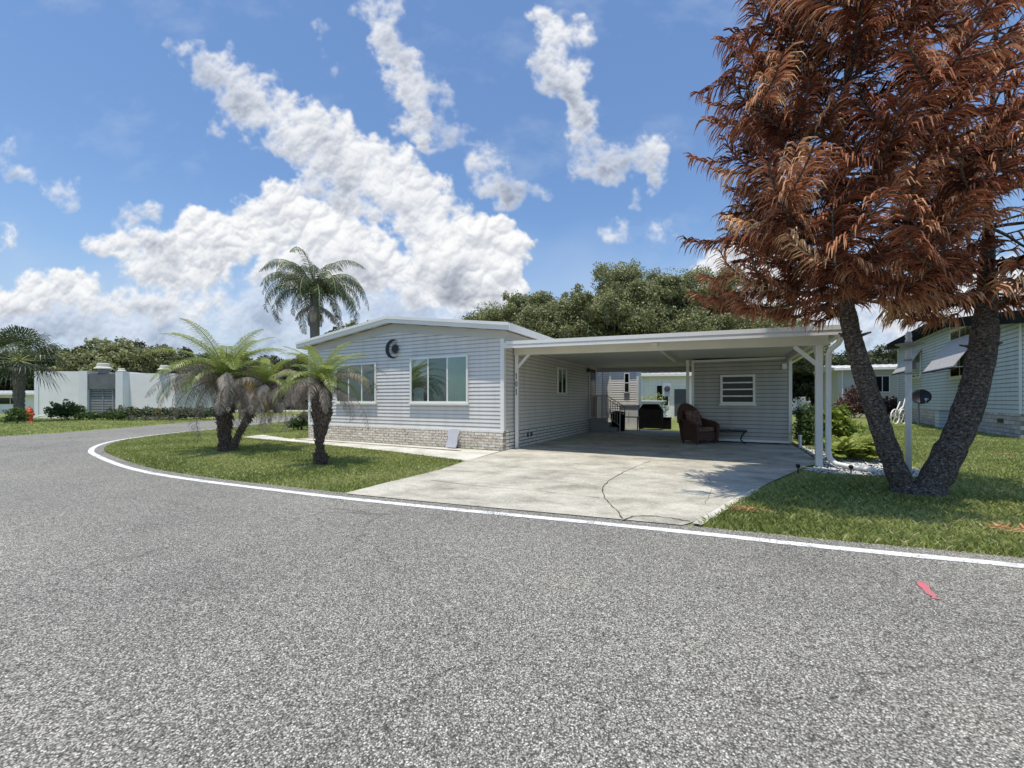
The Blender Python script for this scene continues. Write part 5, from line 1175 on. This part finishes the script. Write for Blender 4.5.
# hydrant
hp = G(29.5, 422.3)
o = thing('fire_hydrant', 'orange fire hydrant beside the bright shrub at far left', 'fire hydrant', hp, 0)
m = MB(); m.lathe([(0,0),(.24,0),(.24,.06),(.15,.08),(.15,.62),(.19,.64),(.19,.7),(.17,.72),(.13,.86),(.05,.92),(.05,.98),(0,.98)], n=16); m.build('body', M_ORANGE, o, smooth=False)
for s_ in (-1,1): m = MB(); m.tube([(s_*.13,0,.5),(s_*.27,0,.5)], .075, 10); m.build('nozzle', M_ORANGE, o)
m = MB(); m.tube([(0,-.13,.46),(0,-.26,.46)], .10, 10); m.build('pumper_nozzle', M_ORANGE, o)
o = thing('drain_pipe', 'short white bent pipe at the base of the utility wall', 'pipe', G(38, 419.3), 0); m = MB(); m.tube([(-.35,0,.05),(-.1,0,.18),(.2,0,.25),(.6,.1,.3)], .05, 8); m.build('pipe', M_WHITE, o)

# golf cart and parked car in the distance
o = thing('golf_cart', 'dark green golf cart with a pale roof parked between the date palms', 'golf cart', G(270, 413), .15)
m = MB(); m.T = lambda a, b, c: (a, b, c); m.prism([(-1.15,.3),(1.2,.3),(1.25,.55),(1.1,.8),(.55,.85),(.45,.5),(-.2,.5),(-.25,.85),(-1.1,.9),(-1.2,.55)], -.6, .6); m.build('body', M_CARTG, o, bevel=.04)
m = MB(); m.box(-.55,-.1,-.5,.5,.88,.98); m.box(-.62,-.54,-.5,.5,.98,1.3); m.build('seat', M_BLACK, o)
m = MB(); m.box(-1.0,.75,-.62,.62,1.85,1.92); m.build('roof', M_TERR, o, bevel=.02)
for x_ in (-.95,.68):
    for y_ in (-.55,.55): m = MB(); m.bar((x_*(1.0 if x_<0 else 1.15),y_,.8),(x_,y_,1.849),.04); m.build('roof_strut', M_BLACK, o)
for x_ in (-.8,.82):
    for y_ in (-.58,.58): m = MB(); m.tube([(x_,y_-.09,.24),(x_,y_+.09,.24)], .24, 16); m.build('wheel', M_TYRE, o)
def car(label, p, rz, mat, s=1):
    o = thing('parked_car', label, 'car', p, rz)
    m = MB(); m.prism([(-2.15,.3),(2.15,.3),(2.2,.6),(2.0,.85),(1.1,.95),(.5,1.42),(-1.0,1.45),(-1.7,.98),(-2.15,.9)], -.85, .85); m.build('body', mat, o, bevel=.08)
    m = MB(); m.prism([(1.0,.97),(.48,1.36),(-.95,1.39),(-1.5,1.0)], -.862, .862); m.build('side_glass', M_BLACK, o)
    for x_ in (-1.35,1.35):
        for y_ in (-.8,.8): m = MB(); m.tube([(x_,y_-.1,.33),(x_,y_+.1,.33)], .33, 18); w_ = m.build('wheel', M_TYRE, o); m = MB(); m.tube([(x_,y_-.105,.33),(x_,y_+.105,.33)], .18, 12); m.build('rim', M_GALV, w_)
    return o
car('small white car parked beyond the side lawn', G(288, 408.3), .1, M_WHITE)

# ------------------------------------------------------------------ grass blades on the near lawns
def blades(name, label, poly, n, h, w, ymax=99, seed=1):
    rg = np.random.default_rng(seed); px = [p[0] for p in poly]; py = [p[1] for p in poly]
    x0, x1, y0, y1 = min(px), max(px), min(py), max(py); X = []; Y = []; tot = 0
    while tot < n:
        a = rg.uniform(x0, x1, n); b = rg.uniform(y0, y1, n); k = inside(poly, a, b)
        dist = np.hypot(a, b); k &= rg.random(n) < np.clip((6.0/np.maximum(dist, 3))**1.2, .12, 1); X.append(a[k]); Y.append(b[k]); tot += k.sum()
    X = np.concatenate(X)[:n]; Y = np.concatenate(Y)[:n]
    dist = np.hypot(X, Y); sc = np.clip(dist/6.0, .9, 2.0)
    az = rg.uniform(0, 2*PI, n); H_ = h*rg.uniform(.45, 1.15, n); wid = w*sc*rg.uniform(.7, 1.3, n); lean = rg.uniform(.2, 1.1, n)*H_; la = rg.uniform(0, 2*PI, n)
    B = np.stack([X, Y, np.zeros(n)], 1); s = np.stack([np.cos(az), np.sin(az), np.zeros(n)], 1)*wid[:,None]/2
    tip = B + np.stack([np.cos(la)*lean, np.sin(la)*lean, H_], 1)
    mid = B + np.stack([np.cos(la)*lean*.35, np.sin(la)*lean*.35, H_*.6], 1)
    V = np.stack([B-s, B+s, mid+s*.8, tip], 1)
    patch = .5*np.sin(X*1.7+np.sin(Y*1.3)*2)+.5*np.sin(Y*2.1+np.sin(X*.9)*2.2)
    tint = .44 + .17*patch + rg.normal(0, .17, n); dead = rg.random(n) < .07; tint[dead] = .95
    o = quads_obj(name, V, tint, L_GRASS); o['kind'] = 'stuff'; return tag(o, label, 'grass')
eo = offset(line_s, .25)
isl_edge = [p for p in eo if p[0] < -2.45 and p[1] > 5]
island = isl_edge + [(-14.3, 24), (-14.7, 30), tuple(G(300,420)[:2]), tuple(HB(-8.6, 2)[:2]), tuple(HB(-8.4,-.45)[:2]), tuple(G(262,435)[:2]), tuple(G(240,437.7)[:2]), tuple(G(330,445.8)[:2]), tuple(G(395,452.7)[:2]), tuple(G(463,461.3)[:2]), tuple(G(440,470.5)[:2]), tuple(G(395,481.5)[:2]), tuple(G(350,491)[:2])]
blades('lawn_grass', 'short grass on the curved kerbside lawn around the date palms', island, 200000, .05, .011, seed=2)
fl = [(-60,2.6),(-30,4.3),(-21.2,10.1),(-19.75,15.8),(-19.5,17.6),(-19.6,20.4),(-20.5,26),(-21,31.2),(-45,31.5),(-60,22)]
blades('lawn_grass', 'olive green grass strip along the far road edge before the white utility walls', fl, 90000, .06, .016, seed=9)
redge = [p for p in eo if p[0] > 2.0 and p[1] > -2 and p[1] < 6]; redge.sort(key=lambda p: p[0])
rl = redge + [(13, 1.0), (22, 8), (24, 22), (15, 24), tuple(HB(7.6, 9)[:2]), tuple(HB(7.5,4)[:2]), tuple(G(845,451)[:2]), tuple(G(872,458)[:2]), tuple(G(915,466)[:2]), tuple(G(930,475)[:2]), tuple(G(915,480)[:2]), tuple(G(850,477)[:2]), tuple(G(806,473)[:2]), tuple(G(775,484)[:2]), tuple(G(740,502)[:2]), tuple(G(716,517)[:2])]
blades('lawn_grass', 'thick green grass around the base of the dead pine', rl, 330000, .065, .011, seed=3)
# brown fallen sprays on the lawn
random.seed(3)
for i, (px, py) in enumerate(((1003,456),(1008,533),(745,512))):
    g0 = G(px, py); Q = []; T = []
    for k in range(34):
        a_ = random.random()*6.28; p = np.array([random.gauss(0,.09), random.gauss(0,.06), .035+random.random()*.03]); d_ = np.array([math.cos(a_), math.sin(a_), .1])*random.uniform(.08,.2); wv = np.array([-math.sin(a_), math.cos(a_), 0])*.009
        Q.append([p-wv, p+wv, p+d_+wv*.3, p+d_-wv*.3]); T.append(random.uniform(.4,1))
    ob = quads_obj('fallen_spray', np.array(Q), np.array(T), L_RUST); ob.location = g0; tag(ob, ['rust brown fallen pine spray on the far right lawn','rust brown fallen pine spray near the road edge at right','thin brown litter patch by the driveway corner'][i], 'fallen foliage', 'fallen pine sprays on the lawn')
g0 = G(916, 495); Q = []; T = []
for k in range(900):
    r_ = abs(random.gauss(0, .9))+.1; t_ = random.random()*6.28; a_ = random.random()*6.28; p = np.array([r_*math.cos(t_), r_*math.sin(t_), .02+random.random()*.035]); d_ = np.array([math.cos(a_), math.sin(a_), .15*random.random()])*random.uniform(.03,.10); wv = np.array([-math.sin(a_), math.cos(a_), 0])*.004
    Q.append([p-wv, p+wv, p+d_+wv*.3, p+d_-wv*.3]); T.append(random.uniform(.1,1))
lt = quads_obj('needle_litter', np.array(Q), np.array(T), L_RUST); lt.location = g0; lt['kind'] = 'stuff'; tag(lt, 'brown dead needles scattered in the grass below the pine', 'litter')
print('objects', len(COL.objects))
